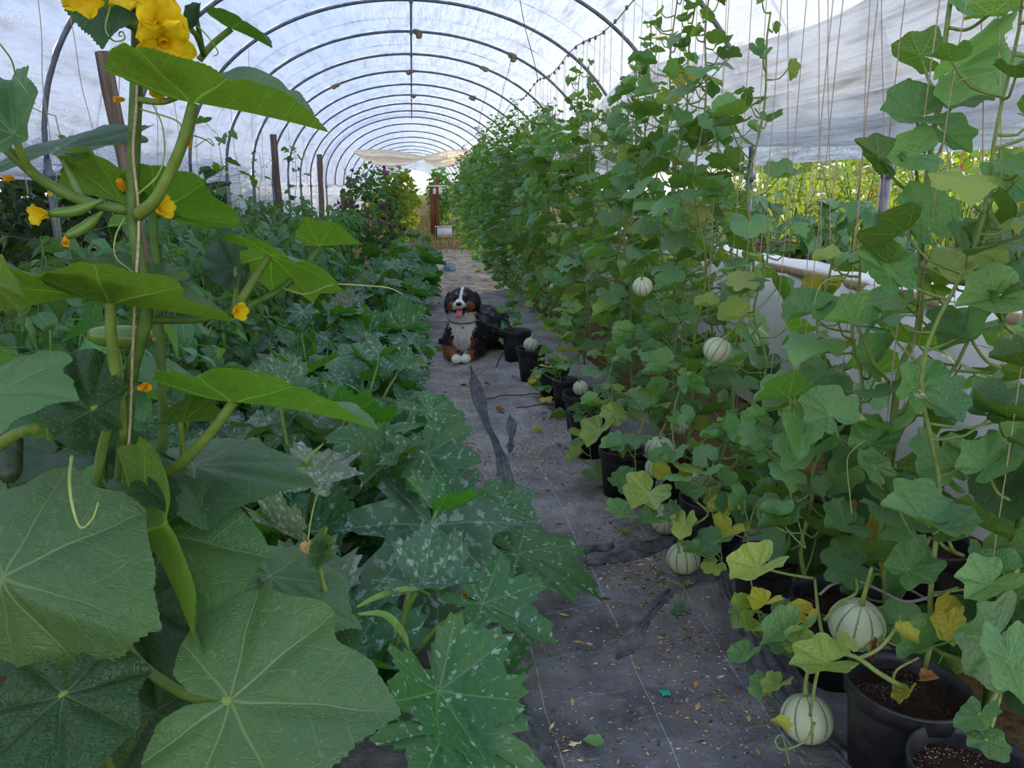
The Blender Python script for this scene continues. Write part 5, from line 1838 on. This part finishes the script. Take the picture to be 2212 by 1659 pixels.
def mel_hero(root, J, T, S, mat='mel', seed=0, **kw):
    J, T, S = atd(*J), atd(*T), atd(*S)
    ey = T - J
    L = np.linalg.norm(ey) / .88
    e1 = norm(ey)
    sd_ = S - J - e1 * np.dot(S - J, e1)
    nr = np.cross(sd_, ey)
    if nr[2] < 0:
        nr = -nr
    d = dict(cup=.12, foldL=.25, foldR=.25, wave=.06, wk=5, droop=.05, tooth=.02, teeth=40, puff=.03, step=46)
    d.update(kw)
    a = leaf_arr(MEL, 10, 91, seed, **d)
    return put('leaf', mesh_of(a, 'melon_leaf', M[mat]), None, root, frame(J, ey, nr, L, np.clip(np.linalg.norm(sd_) / (.82 * L), .6, 1.6)))


nv = empty('melon_vine', (1.36, 1.8, .25), 'nearest melon vine with a thick stem and large leaves reaching the top right corner', 'melon plant', VG)
mb = MB()
pxtube(mb, [(1900, 1180, 2.25), (1925, 950, 2.2), (1945, 800, 2.15), (1985, 700, 2.1), (1990, 520, 2.1), (2010, 330, 2.1), (2030, 200, 2.1), (2045, 60, 2.1), (2062, -60, 2.1)], .011, .006, 8, 40)
put('stem', mb.mesh('stem'), M['stemm'], nv)
for i, (J, T, S, mt, kw, p) in enumerate([
    ((2058, 150, 2.05), (2170, 75, 2.1), (1990, 90, 2.0), 'mel', dict(foldL=.6, foldR=.5), (2020, 260, 2.1)),
    ((1990, 120, 2.2), (1920, 100, 2.25), (2000, 65, 2.15), 'mel', {}, (2030, 200, 2.1)),
    ((2075, 205, 2.15), (2150, 215, 2.1), (2090, 150, 2.2), 'mel', dict(foldL=.3, foldR=.3), (2020, 250, 2.1)),
    ((1980, 250, 2.05), (1890, 250, 2.0), (1960, 195, 2.1), 'mel', {}, (1998, 330, 2.1)),
    ((2140, 30, 1.95), (2215, 20, 1.95), (2130, 0, 1.9), 'mel', {}, (2050, 60, 2.1)),
    ((2095, 10, 2.1), (2040, -20, 2.1), (2090, -40, 2.1), 'mel', {}, (2060, 0, 2.1)),
    ((1975, 335, 2.0), (1905, 345, 1.95), (1960, 300, 2.0), 'mel', {}, (1995, 420, 2.1)),
    ((2045, 290, 2.2), (2100, 330, 2.15), (2080, 260, 2.2), 'mel', {}, (2010, 350, 2.1)),
    ((1900, 340, 2.0), (1845, 300, 2.05), (1890, 310, 2.0), 'mel', {}, (1985, 420, 2.1)),
    ((2000, 480, 2.0), (1960, 400, 2.05), (2060, 450, 2.0), 'mel', {}, (1990, 560, 2.1)),
    ((1920, 590, 2.0), (1870, 520, 2.05), (1960, 560, 2.0), 'mel', {}, (1985, 660, 2.1)),
    ((2180, 380, 2.0), (2240, 440, 1.95), (2190, 320, 2.0), 'mel', {}, (2200, 560, 2.1)),
    ((2130, 520, 2.0), (2060, 540, 1.95), (2150, 470, 2.05), 'mel', {}, (2180, 600, 2.1)),
    ((2150, 640, 1.9), (2060, 665, 1.85), (2170, 590, 1.95), 'mel', {}, (2190, 720, 2.0)),
    ((2090, 720, 2.0), (2030, 760, 1.95), (2140, 760, 1.9), 'mel', {}, (2170, 800, 2.0)),
    ((1850, 700, 2.0), (1780, 690, 1.95), (1850, 650, 2.05), 'mel', dict(foldL=.5, foldR=.4), (1925, 830, 2.15)),
    ((1795, 895, 2.0), (1755, 840, 2.05), (1855, 870, 2.0), 'mel', {}, (1830, 960, 2.1)),
    ((1975, 840, 1.95), (2020, 780, 2.0), (1930, 820, 1.95), 'mel', {}, (1935, 900, 2.1)),
    ((2000, 1125, 1.75), (1900, 1090, 1.75), (2000, 1060, 1.85), 'mel', dict(foldL=.5, foldR=.3), (2080, 1200, 1.9)),
    ((2040, 1140, 1.75), (2105, 1100, 1.75), (2030, 1070, 1.85), 'mel', {}, (2080, 1200, 1.9)),
    ((2150, 880, 1.9), (2212, 830, 1.95), (2100, 840, 1.95), 'mel', {}, (2190, 960, 2.0)),
    ((2130, 1010, 1.85), (2190, 960, 1.9), (2085, 975, 1.9), 'mel', {}, (2180, 1080, 1.9)),
    ((2150, 1380, 1.65), (2070, 1460, 1.58), (2060, 1330, 1.65), 'mel', dict(foldL=.1, foldR=.1), (2212, 1380, 1.7)),
    ((2180, 1420, 1.5), (2212, 1530, 1.42), (2240, 1400, 1.5), 'mel', {}, (2230, 1360, 1.6)),
    ((2115, 1545, 1.5), (2090, 1590, 1.45), (2170, 1540, 1.48), 'mel', dict(foldL=.0, foldR=.0), (2160, 1480, 1.6)),
    ((2130, 1600, 1.45), (2180, 1650, 1.4), (2170, 1590, 1.45), 'mel', dict(foldL=.0, foldR=.0), (2160, 1500, 1.6)),
    ((2140, 1260, 1.75), (2080, 1300, 1.7), (2170, 1300, 1.7), 'mel', {}, (2200, 1230, 1.8)),
    ((1960, 1230, 1.95), (2010, 1190, 2.0), (1990, 1290, 1.9), 'mel', {}, (2010, 1160, 2.05)),
    ((1880, 960, 2.05), (1930, 920, 2.1), (1860, 920, 2.1), 'mel', {}, (1920, 1010, 2.15)),
    ((1890, 1010, 2.0), (1850, 970, 2.0), (1910, 985, 2.0), 'mel', {}, (1915, 1060, 2.15)),
]):
    mel_hero(nv, J, T, S, mt, 200 + i, **kw)
    mb = MB()
    a, b = atd(*p), atd(*J)
    mb.tube(curve([a, (a + b) / 2 + np.array([0, 0, -.02]), b], 10), np.linspace(.005, .0038, 10), 7)
    put('petiole', mb.mesh('petiole'), M['stemm'], nv)
for pts, w in [
    ([(1840, 610, 2.0), (1800, 600, 1.98), (1770, 620, 1.98), (1758, 660, 1.98)], .0014),
    ([(2040, 300, 2.05), (2050, 350, 2.05), (2030, 365, 2.05), (2045, 385, 2.05), (2035, 400, 2.05)], .0015),
    ([(1960, 815, 2.1), (1975, 780, 2.0), (1965, 740, 2.0), (1945, 760, 2.05)], .0014),
    ([(2010, 600, 2.05), (2045, 560, 2.0), (2060, 590, 2.0), (2060, 660, 2.0), (2030, 690, 2.0)], .0014),
    ([(1840, 1110, 2.0), (1830, 1000, 2.0), (1845, 970, 2.0), (1870, 950, 2.0)], .0014),
    ([(2010, 480, 2.05), (2020, 440, 2.0), (2010, 400, 2.0)], .0012)]:
    mb = MB()
    pxtube(mb, pts, w, w * .6, 5, 30)
    put('tendril', mb.mesh('tendril'), M['tend'], nv)
put('twine', (lambda m_: (pxtube(m_, [(1905, 1010, 2.18), (1945, 650, 2.08), (1990, 300, 2.05), (2030, 0, 2.05), (2040, -80, 2.05)], .0021, .0021, 6, 30), m_.mesh('twine'))[1])(MB()), M['twine'], label='thick sisal twine running up beside the nearest melon vine', cat='twine')
put('twine', (lambda m_: (pxtube(m_, [(2165, 900, 2.0), (2165, 500, 2.0), (2158, 100, 2.0), (2150, -60, 2.0)], .0019, .0019, 6, 30), m_.mesh('twine'))[1])(MB()), M['twine'], label='sisal twine at the right edge of the picture', cat='twine')

# the yellowing shoots around the hanging melon and the nearest pot
ys = empty('melon_shoot', onz(1900, 1500, .25), 'yellowing melon shoot growing out of the nearest black pot', 'melon plant')
mb = MB()
pxtube(mb, [(1960, 1490, 1.95), (1900, 1455, 1.92), (1850, 1420, 1.92), (1790, 1400, 1.95), (1770, 1340, 2.05), (1760, 1250, 2.2)], .007, .0045, 8, 30)
pxtube(mb, [(1850, 1425, 1.92), (1900, 1400, 1.9), (1940, 1350, 1.92), (1945, 1330, 1.95)], .005, .004, 7, 16)
pxtube(mb, [(1800, 1410, 1.95), (1770, 1440, 1.93), (1755, 1510, 1.95), (1750, 1545, 1.98)], .005, .004, 7, 16)
pxtube(mb, [(1780, 1340, 2.05), (1820, 1300, 2.1), (1850, 1280, 2.12), (1850, 1250, 2.15)], .005, .004, 7, 14)
pxtube(mb, [(1760, 1560, 1.95), (1740, 1600, 1.93), (1690, 1620, 1.95), (1675, 1600, 1.97), (1690, 1590, 1.97), (1705, 1650, 1.9)], .0035, .002, 6, 30)
pxtube(mb, [(1930, 1490, 1.95), (1935, 1450, 1.95), (1985, 1420, 1.93)], .004, .003, 7, 14)
pxtube(mb, [(1760, 1250, 2.2), (1700, 1240, 2.15), (1640, 1225, 2.1)], .0045, .0035, 7, 14)
put('stem', mb.mesh('stem'), M['stemm'], ys)
for i, (J, T, S, mt, kw) in enumerate([
    ((1785, 1430, 1.90), (1700, 1440, 1.88), (1750, 1490, 1.84), 'mely', dict(foldL=.4, foldR=.2)),
    ((1940, 1350, 2.16), (2018, 1348, 2.12), (1945, 1292, 2.2), 'mel', dict(foldL=.5, foldR=.3)),
    ((1700, 1365, 2.0), (1640, 1400, 1.95), (1690, 1330, 2.05), 'mel', dict(foldL=.5, foldR=.5)),
    ((1720, 1390, 1.95), (1770, 1400, 1.92), (1740, 1360, 1.98), 'mely', {}),
    ((1640, 1225, 2.1), (1575, 1260, 2.05), (1600, 1190, 2.15), 'mely', dict(foldL=.4, foldR=.3)),
    ((1655, 1300, 2.1), (1625, 1320, 2.05), (1680, 1320, 2.05), 'melyy', {}),
    ((1730, 1320, 2.1), (1700, 1300, 2.1), (1745, 1295, 2.1), 'melyy', {}),
    ((1760, 1345, 2.05), (1740, 1370, 2.0), (1770, 1330, 2.05), 'melyy', {}),
    ((1610, 1315, 2.1), (1575, 1310, 2.05), (1610, 1335, 2.05), 'mely', {}),
    ((1610, 1415, 2.0), (1580, 1440, 1.95), (1625, 1440, 1.95), 'mel', {}),
    ((1650, 1480, 1.95), (1640, 1520, 1.9), (1680, 1490, 1.92), 'mel', {}),
    ((1680, 1480, 1.92), (1650, 1500, 1.88), (1690, 1500, 1.88), 'mely', {}),
    ((1950, 1370, 1.9), (1985, 1390, 1.88), (1960, 1350, 1.92), 'melyy', dict(foldL=.6, foldR=.6)),
    ((1830, 1395, 1.9), (1810, 1365, 1.93), (1845, 1390, 1.9), 'mely', {}),
    ((1960, 1500, 1.92), (1945, 1525, 1.88), (1980, 1500, 1.9), 'melyy', {}),
    ((2005, 1470, 1.95), (2030, 1465, 1.93), (2010, 1450, 1.97), 'mold', dict(foldL=.9, foldR=.9)),
    ((1890, 1410, 1.95), (1880, 1440, 1.92), (1905, 1425, 1.93), 'mold', dict(foldL=1.0, foldR=1.0)),
    ((2030, 1330, 1.95), (2060, 1290, 2.0), (2010, 1310, 1.95), 'melyy', {}),
    ((2050, 1350, 1.92), (2060, 1400, 1.88), (2090, 1350, 1.9), 'melyy', {}),
    ((1905, 1160, 2.3), (1905, 1240, 2.25), (1925, 1180, 2.28), 'melyy', dict(foldL=.5, foldR=.5)),
    ((1690, 1570, 1.9), (1665, 1555, 1.9), (1690, 1550, 1.92), 'melyy', dict(foldL=.7, foldR=.7)),
    ((1860, 1215, 2.15), (1835, 1240, 2.1), (1900, 1210, 2.12), 'mel', {}),
]):
    mel_hero(ys, J, T, S, mt, 300 + i, **kw)

fsh = empty('melon_shoot', onz(1440, 1060, .2), 'yellow-green melon shoot sprawling over the pot behind the fold', 'melon plant')
mb = MB()
pxtube(mb, [(1600, 1080, 2.9), (1560, 1065, 2.85), (1500, 1075, 2.8), (1530, 1110, 2.75), (1490, 1140, 2.75), (1465, 1170, 2.75), (1468, 1195, 2.75)], .006, .004, 7, 30)
pxtube(mb, [(1640, 940, 3.0), (1590, 1000, 2.95), (1560, 1040, 2.9), (1540, 1090, 2.85)], .007, .006, 7, 20)
put('stem', mb.mesh('stem'), M['stemm'], fsh)
for i, (J, T, S, mt) in enumerate([
    ((1400, 1065, 2.85), (1365, 1100, 2.78), (1350, 1040, 2.9), 'mely'), ((1465, 1030, 2.95), (1490, 1010, 3.0), (1440, 1040, 2.9), 'melyy'), ((1560, 1100, 2.75), (1600, 1080, 2.75), (1570, 1130, 2.7), 'melyy'),
    ((1545, 1080, 2.8), (1530, 1110, 2.75), (1575, 1085, 2.8), 'mely'), ((1480, 1060, 2.85), (1500, 1090, 2.75), (1460, 1070, 2.8), 'mel'), ((1410, 1120, 2.75), (1385, 1130, 2.7), (1420, 1145, 2.7), 'mel'),
    ((1455, 1110, 2.75), (1450, 1080, 2.8), (1475, 1115, 2.72), 'mel'), ((1480, 1130, 2.72), (1470, 1170, 2.68), (1510, 1130, 2.7), 'mely'), ((1620, 1120, 2.7), (1590, 1140, 2.62), (1640, 1150, 2.6), 'mel'),
    ((1345, 1110, 2.9), (1305, 1105, 2.88), (1345, 1135, 2.82), 'mel'), ((1570, 1150, 2.6), (1545, 1180, 2.55), (1590, 1175, 2.55), 'mel'), ((1295, 930, 3.6), (1270, 970, 3.5), (1320, 950, 3.5), 'mely'),
    ((1330, 900, 3.6), (1300, 880, 3.65), (1350, 880, 3.6), 'mely'), ((1380, 870, 3.5), (1350, 850, 3.55), (1410, 860, 3.5), 'mel'), ((1340, 960, 3.5), (1345, 990, 3.4), (1365, 960, 3.5), 'mely'), ((1430, 1020, 3.1), (1410, 1000, 3.1), (1450, 1010, 3.1), 'melyy')]):
    mel_hero(fsh, J, T, S, mt, 400 + i)

# grey irrigation wire hoops between the near pots
M['greyw'] = plain('grey_plastic_tube', srgb(150, 146, 142), .5, .3, 40, .2)
mb = MB()
pxtube(mb, [(1770, 1285, 2.3), (1800, 1262, 2.3), (1850, 1255, 2.28), (1900, 1275, 2.2), (1960, 1300, 2.1), (2030, 1282, 2.1), (2070, 1270, 2.1)], .0045, .0045, 7, 40)
put('irrigation_tube', mb.mesh('irrigation_tube'), M['greyw'], label='thin grey irrigation tube curving behind the hanging melon', cat='tube')
mb = MB()
pxtube(mb, [(1860, 1210, 2.5), (1950, 1265, 2.4), (2010, 1300, 2.3)], .0045, .0045, 7, 20)
put('irrigation_tube', mb.mesh('irrigation_tube'), M['greyw'], label='short straight grey irrigation tube above the curved one', cat='tube')
M['hose'] = plain('black_hose', srgb(44, 46, 46), .55, .3, 40, .2)
for k, (pts, lab) in enumerate([([(1050, 862), (1100, 856), (1180, 852), (1230, 848)], 'thin black drip hose lying across the path behind the seam'), ([(1072, 795), (1085, 770), (1120, 745)], 'thin black cord on the path near the dog'), ([(1115, 885), (1170, 882), (1215, 880)], 'thin dark stick across the path before the pots')]):
    c = curve([onz(*p) for p in pts], 24)
    c[:, 2] = mat_z(c[:, 0], c[:, 1]) + .006
    put('drip_hose', MB().tube(c, .0035, 6).mesh('drip_hose'), M['hose'], label=lab, cat='hose')

# ------------------------------------------------------------------ the dog
DOG = onz(992, 782)
DZ = float(mat_z(DOG[0], DOG[1]))
dog = MB()


def limb(pts, rads, n=9):
    c = curve(pts, n)
    r = np.interp(np.linspace(0, 1, n), np.linspace(0, 1, len(rads)), rads)
    for p, q in zip(c, r):
        dog.ellip(p, (q, q, q), 14, 10)


for c_, r_ in [((.05, .22, .25), (.165, .18, .20)), ((.09, .30, .31), (.18, .2, .17)), ((.20, .55, .25), (.20, .34, .21)), ((.26, .85, .21), (.21, .22, .19)),
               ((.04, .19, .41), (.125, .13, .13)), ((.035, .14, .595), (.108, .118, .092)), ((.01, .02, .545), (.056, .10, .048)), ((-.045, .085, .545), (.062, .075, .068)), ((.105, .095, .540), (.062, .075, .068)),
               ((-.078, .15, .590), (.026, .05, .055)), ((-.098, .145, .530), (.024, .05, .075)), ((-.100, .14, .490), (.018, .04, .05)), ((.148, .16, .590), (.028, .05, .055)), ((.170, .155, .530), (.025, .05, .075)), ((.172, .15, .492), (.018, .04, .05)),
               ((.40, .72, .13), (.11, .20, .13)), ((.10, .80, .12), (.1, .2, .12)), ((.40, .55, .045), (.05, .14, .045)), ((.012, .045, .475), (.042, .06, .018))]:
    dog.ellip(c_, r_, 22, 14)
limb([(-.06, .22, .20), (-.085, .16, .085), (-.04, .02, .052), (-.02, -.05, .042)], [.085, .065, .046, .042])
limb([(.15, .24, .20), (.155, .17, .085), (.09, .03, .055), (.06, -.03, .044)], [.095, .07, .05, .046])
dog.ellip((-.025, -.075, .036), (.042, .052, .036), 14, 10)
dog.ellip((.055, -.055, .036), (.044, .052, .036), 14, 10)
limb([(.3, 1.0, .12), (.15, 1.1, .05), (-.05, 1.05, .04), (-.18, .85, .035)], [.06, .05, .045, .03])
raw = dog.mesh('dog_raw')
tmp = bpy.data.objects.new('dog_tmp', raw)
COL.objects.link(tmp)
md = tmp.modifiers.new('r', 'REMESH')
md.mode = 'VOXEL'
md.voxel_size = .0085
md2 = tmp.modifiers.new('s', 'SMOOTH')
md2.factor = .6
md2.iterations = 5
bpy.context.view_layer.update()
dgx = bpy.context.evaluated_depsgraph_get()
bm_ = bpy.data.meshes.new_from_object(tmp.evaluated_get(dgx))
bpy.data.objects.remove(tmp)
bm_.name = 'dog_body'
nv_ = len(bm_.vertices)
co = np.zeros(nv_ * 3, dtype=np.float32)
bm_.vertices.foreach_get('co', co)
co = co.reshape(-1, 3).astype(float)
no = np.zeros(nv_ * 3, dtype=np.float32)
bm_.vertices.foreach_get('normal', no)
no = no.reshape(-1, 3).astype(float)

BLK, WHT, BRN, GRY = np.array([.012, .012, .014]), np.array([.76, .72, .64]), np.array([.25, .085, .028]), np.array([.09, .09, .095])


def fur_col(P):
    x, y, z = P[:, 0], P[:, 1], P[:, 2]
    n = fbm(x * 30, z * 30 + y * 10, 4, 3)
    c = np.tile(BLK, (len(P), 1))
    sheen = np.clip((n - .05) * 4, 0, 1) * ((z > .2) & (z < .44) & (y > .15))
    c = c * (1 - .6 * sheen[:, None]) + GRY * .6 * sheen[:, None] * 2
    head = z > .455
    e = n * .012
    # chest bib
    hw = np.where(z > .36, .115, np.where(z > .20, .075 + (z - .2) * .20, .025 + (z - .08) * .42))
    bib = (~head) & (y < .26) & (np.abs(x - .03) < hw + e * 2) & (z > .075)
    c[bib] = WHT
    side = (~head) & (y < .24) & (~bib) & (z > .12) & (z < .215) & (np.abs(x - .03) < hw + .05)
    c[side] = BRN
    legs = (z < .135) & (y < .20) & (~bib) & ((x < .125) | (z < .05))
    c[legs] = BRN
    elbow = (z < .16) & (x > .10) & (y > .06) & (y < .4) & (z > .03)
    c[elbow & ~side] = BLK
    paws = (z < .085) & (y < -.045)
    c[paws] = WHT * 1.05
    # head
    cheek = head & (y < .14) & (((((x + .052) / .040) ** 2 + ((z - .522 - e) / .046) ** 2) < 1) | ((((x - .098) / .046) ** 2 + ((z - .518 - e) / .050) ** 2) < 1))
    c[cheek] = BRN
    ckb = head & (z < .475)
    c[ckb & (np.abs(x - .015) < .085) & (y < .12)] = BRN
    cx = .022 + (z - .6) * .25
    blaze = head & (z > .565) & (np.abs(x - .008 - (z - .55) * .22) < .0125 + e * .5) & (y < .15)
    muz = head & (y < .065) & (z > .492) & (z < .590) & (np.abs(x - .01) < .058 - np.maximum(z - .55, 0) * .9)
    c[muz] = WHT * 1.05
    c[blaze] = WHT * 1.05
    for sx in (-1, 1):
        brow = head & (y < .13) & ((((x - .022 - sx * .036) / .013) ** 2 + ((z - .636 + sx * .004) / .014) ** 2) < 1)
        c[brow] = BRN * 1.1
        eye = head & (y < .12) & ((((x - .016 - sx * .048) / .017) ** 2 + ((z - .606) / .013) ** 2) < 1)
        c[eye] = BLK * .6
    jaw = head & (z < .492) & (y < .09) & (np.abs(x - .01) < .038)
    c[jaw] = np.array([.02, .012, .012])
    return c


bm_.materials.clear()
ca = bm_.color_attributes.new('col', 'FLOAT_COLOR', 'POINT')
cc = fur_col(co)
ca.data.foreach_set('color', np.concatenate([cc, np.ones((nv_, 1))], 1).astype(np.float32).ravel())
for p in bm_.polygons:
    p.use_smooth = True
dg_root = empty('dog', (DOG[0], DOG[1], DZ), 'black, white and tan long-haired dog lying on the path with its tongue out', 'dog')
dg_root.rotation_euler = (0, 0, math.radians(-4))
dg_root.scale = (1.04, 1.0, .955)
sub('body', bm_, M['fur'], dg_root)
rs = np.random.default_rng(5)
fur = MB()
idx = rs.choice(nv_, 22000)
P0 = co[idx]
N0 = no[idx]
head_m = P0[:, 2] > .46
ln = np.where(head_m, .010, .026) * rs.uniform(.6, 1.3, len(idx))
ears = head_m & ((P0[:, 0] < -.075) | (P0[:, 0] > .14))
ln = np.where(ears, .022, ln)
chest = (~head_m) & (P0[:, 1] < .26) & (np.abs(P0[:, 0] - .03) < .13) & (P0[:, 2] > .12)
ln = np.where(chest, .042 * rs.uniform(.5, 1.3, len(idx)), ln)
ln = np.where((P0[:, 1] < 0) & (P0[:, 2] < .1), .006, ln)
down = np.array([0, .25, -1.0])
D = N0 * .55 + down * .8 + rs.normal(0, .25, N0.shape)
D /= np.linalg.norm(D, axis=1)[:, None]
face = head_m & (P0[:, 1] < .09) & (np.abs(P0[:, 0] - .012) < .065)
keep = ~face
P0, N0, D, ln, = P0[keep], N0[keep], D[keep], ln[keep]
W0 = np.cross(D, N0)
W0 = W0 / (np.linalg.norm(W0, axis=1)[:, None] + 1e-9) * .0022
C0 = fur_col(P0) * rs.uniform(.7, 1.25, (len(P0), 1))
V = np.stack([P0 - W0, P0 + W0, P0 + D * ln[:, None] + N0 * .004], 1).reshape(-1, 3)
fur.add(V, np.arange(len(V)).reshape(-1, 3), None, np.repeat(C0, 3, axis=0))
fo = sub('fur', fur.mesh('fur', True), M['fur'], dg_root)
fo['kind'] = 'stuff'
M['nose'] = plain('dog_nose', srgb(22, 20, 22), .35, .5, 60, .2)
M['tongue'] = plain('pink_tongue', srgb(206, 112, 122), .4, .4, 60, .12)
M['eye'] = plain('dark_eye', srgb(26, 18, 14), .08, .6, 10, .1)
M['collar'] = plain('dark_collar', srgb(34, 30, 34), .6, .3, 60, .2)
M['brass'] = plain('brass_tag', srgb(176, 132, 62), .4, .5, 60, .2, metal=.6)
sub('nose', MB().ellip((.006, -.078, .560), (.026, .018, .020), 14, 10).mesh('nose'), M['nose'], dg_root)
for sx in (-1, 1):
    sub('eye', MB().ellip((.016 + sx * .047, .036 + (.004 if sx > 0 else 0), .604), (.011, .011, .010), 12, 8).mesh('eye'), M['eye'], dg_root)
tg = curve([(.010, .0, .497), (.010, -.055, .487), (.008, -.078, .465), (.006, -.080, .436), (.006, -.076, .425)], 14)
s = np.linspace(-1, 1, 7)
wd = np.array([.024] * 8 + [.026, .027, .026, .024, .019, .009])
Pt = np.zeros((14, 7, 3))
for i in range(14):
    Pt[i, :, 0] = tg[i, 0] + wd[i] * s
    Pt[i, :, 1] = tg[i, 1] - .004 * (s ** 2)
    Pt[i, :, 2] = tg[i, 2] + .006 * s ** 2
mbt = MB().grid(Pt)
mbt.grid((Pt + np.array([0, .006, -.003]))[:, ::-1])
sub('tongue', mbt.mesh('tongue'), M['tongue'], dg_root)
an = np.linspace(0, 2 * PI, 30)
sub('collar', MB().tube(np.stack([.04 + .136 * np.cos(an), .19 + .139 * np.sin(an), .385 + .03 * np.sin(an)], 1), .005, 6).mesh('collar'), M['collar'], dg_root)
sub('name_tag', MB().ellip((.035, .012, .325), (.010, .003, .014), 10, 8).mesh('name_tag'), M['brass'], dg_root)

# ------------------------------------------------------------------ litter on the path
rs = np.random.default_rng(77)
lit = MB()
cl = [(rs.uniform(.2, 1.05), rs.uniform(1.6, 7.5)) for _ in range(46)] + [(.95, 2.9), (.9, 2.6), (.9, 2.75), (.6, 4.1), (.75, 4.0), (.85, 3.9), (.35, 1.75), (.6, 1.75)]
for q in range(9000):
    if rs.random() < .72:
        c = cl[rs.integers(0, len(cl))]
        p = np.array([c[0] + rs.normal(0, .10), c[1] + rs.normal(0, .13), 0])
    else:
        p = np.array([rs.uniform(.1, 1.15), rs.uniform(1.5, 9), 0])
    p[2] = mat_z(p[0], p[1]) + .002
    a = rs.uniform(0, 6.28)
    L = rs.uniform(.0025, .010) * (2.4 if rs.random() < .06 else 1)
    w_ = L * rs.uniform(.2, .5)
    d = np.array([math.cos(a), math.sin(a), 0]) * L
    e = np.array([-math.sin(a), math.cos(a), 0]) * w_
    col = np.array([srgb(170, 142, 104), srgb(136, 108, 78), srgb(204, 182, 146), srgb(92, 74, 58), srgb(180, 142, 88)][rs.integers(0, 5)]) * rs.uniform(.7, 1.4)
    h = np.array([0, 0, .002 + w_ * .5])
    lit.add([p - d, p + e * .9, p + d, p - e * .9, p + h], [(0, 4, 3), (3, 4, 2), (2, 4, 1), (1, 4, 0)], None, col)
put('plant_litter', lit.mesh('plant_litter', True, False), M['attr'], label='tan husks and dry crumbs scattered on the weed fabric', cat='litter', kind='stuff')

# single fallen leaves and scraps
FG = 'leaves fallen on the path'
for i, (px, py, sc, mt, lab) in enumerate([
    (1465, 1325, .045, 'mel', 'crumpled green leaf lying on the path below the ribbed melon'), (1480, 1275, .03, 'mely', 'pale wilted leaf on the path beside its loose stalk'), (1350, 1158, .035, 'mely', 'small pale leaf lying left of the fabric fold'),
    (1292, 1052, .028, 'melyy', 'yellow dry leaf lying before the lone melon'), (1160, 935, .045, 'mely', 'pale green leaf lying in the middle of the path'), (1205, 975, .03, 'mel', 'small green leaf lying near the row of pots'),
    (1000, 828, .045, 'mely', 'yellow-green leaf on the path in front of the dog'), (1210, 912, .09, 'mel', 'green leaf leaning against the empty-rimmed pot'), (1285, 1612, .04, 'mel', 'torn green leaf at the bottom of the path'),
    (1060, 762, .04, 'mold', 'brown leaf at the feet of the dog'), (1050, 832, .03, 'mold', 'orange-brown leaf lying on the seam'), (1080, 890, .05, 'mold', 'dry brown leaf in the middle of the path'), (1190, 890, .04, 'mold', 'dry leaf lying near the far pots')]):
    p = onz(px, py)
    p[2] = mat_z(p[0], p[1]) + .010
    put('fallen_leaf', LM[mt][(i * 2 + 2) % 6], None, None, frame(p, rs.normal(size=3) * np.array([1, 1, 0]), np.array([rs.normal(0, .15), rs.normal(0, .15), 1]), sc), label=lab, cat='leaf', group=FG)
M['teal'] = plain('teal_plastic', srgb(38, 176, 148), .5, .3, 30, .15)
p = onz(1425, 1490)
mb = MB()
for k in range(3):
    x0 = k * .009
    mb.add([(x0, 0, .002), (x0 + .007, .003, .006), (x0 + .010, -.022, .004), (x0 + .003, -.026, .002), (x0, 0, 0), (x0 + .007, .003, .003), (x0 + .010, -.022, .002), (x0 + .003, -.026, 0)], [(0, 1, 2), (0, 2, 3), (4, 6, 5), (4, 7, 6), (0, 4, 5), (0, 5, 1), (2, 6, 7), (2, 7, 3), (1, 5, 6), (1, 6, 2), (0, 3, 7), (0, 7, 4)])
mb.box((-.002, -.008, .001), (.027, .002, .004))
put('plastic_scrap', mb.mesh('plastic_scrap', smooth=False), M['teal'], M=Matrix.Translation(V3((p[0], p[1], float(mat_z(p[0], p[1])) + .003))), label='small torn teal plastic scrap lying on the path', cat='scrap')
# loose stalk by the ribbed melon
c = curve([onz(1400, 1285), onz(1440, 1270), onz(1475, 1290), onz(1470, 1320)], 18)
c[:, 2] = mat_z(c[:, 0], c[:, 1]) + .008 + .02 * np.sin(np.linspace(0, PI, 18))
put('loose_stalk', MB().tube(c, .003, 6).mesh('loose_stalk'), M['stemm'], label='cut green stalk lying on the path below the ribbed melon', cat='stalk')

# grass blades among the courgettes
for k, (pts, lab) in enumerate([([(770, 1315, 1.9), (820, 1290, 1.9), (880, 1275, 1.9), (930, 1285, 1.9)], 'upper of two arching grass blades over the courgette leaves'), ([(770, 1330, 1.85), (830, 1330, 1.85), (870, 1370, 1.85), (885, 1410, 1.85)], 'lower of two arching grass blades over the courgette leaves'), ([(700, 960, 2.4), (660, 1000, 2.4), (640, 1060, 2.4)], 'grass blade beside the mildewed courgette leaf')]):
    c = curve([atd(*p) for p in pts], 16)
    tgn = np.gradient(c, axis=0)
    sd_ = np.cross(tgn, (0.1, -.3, 1))
    sd_ /= np.linalg.norm(sd_, axis=1)[:, None]
    w_ = .011 * np.sin(np.linspace(.3, PI, 16))[:, None]
    s = np.linspace(-1, 1, 5)
    G_ = c[:, None] + sd_[:, None] * (w_ * s)[..., None] + np.array([0, 0, 1]) * (np.abs(s) * .004)[None, :, None]
    mb = MB().grid(G_)
    mb.grid((G_ - np.array([0, 0, .0012]))[:, ::-1])
    put('grass_blade', mb.mesh('grass_blade'), M['zucstem'], label=lab, cat='grass blade')
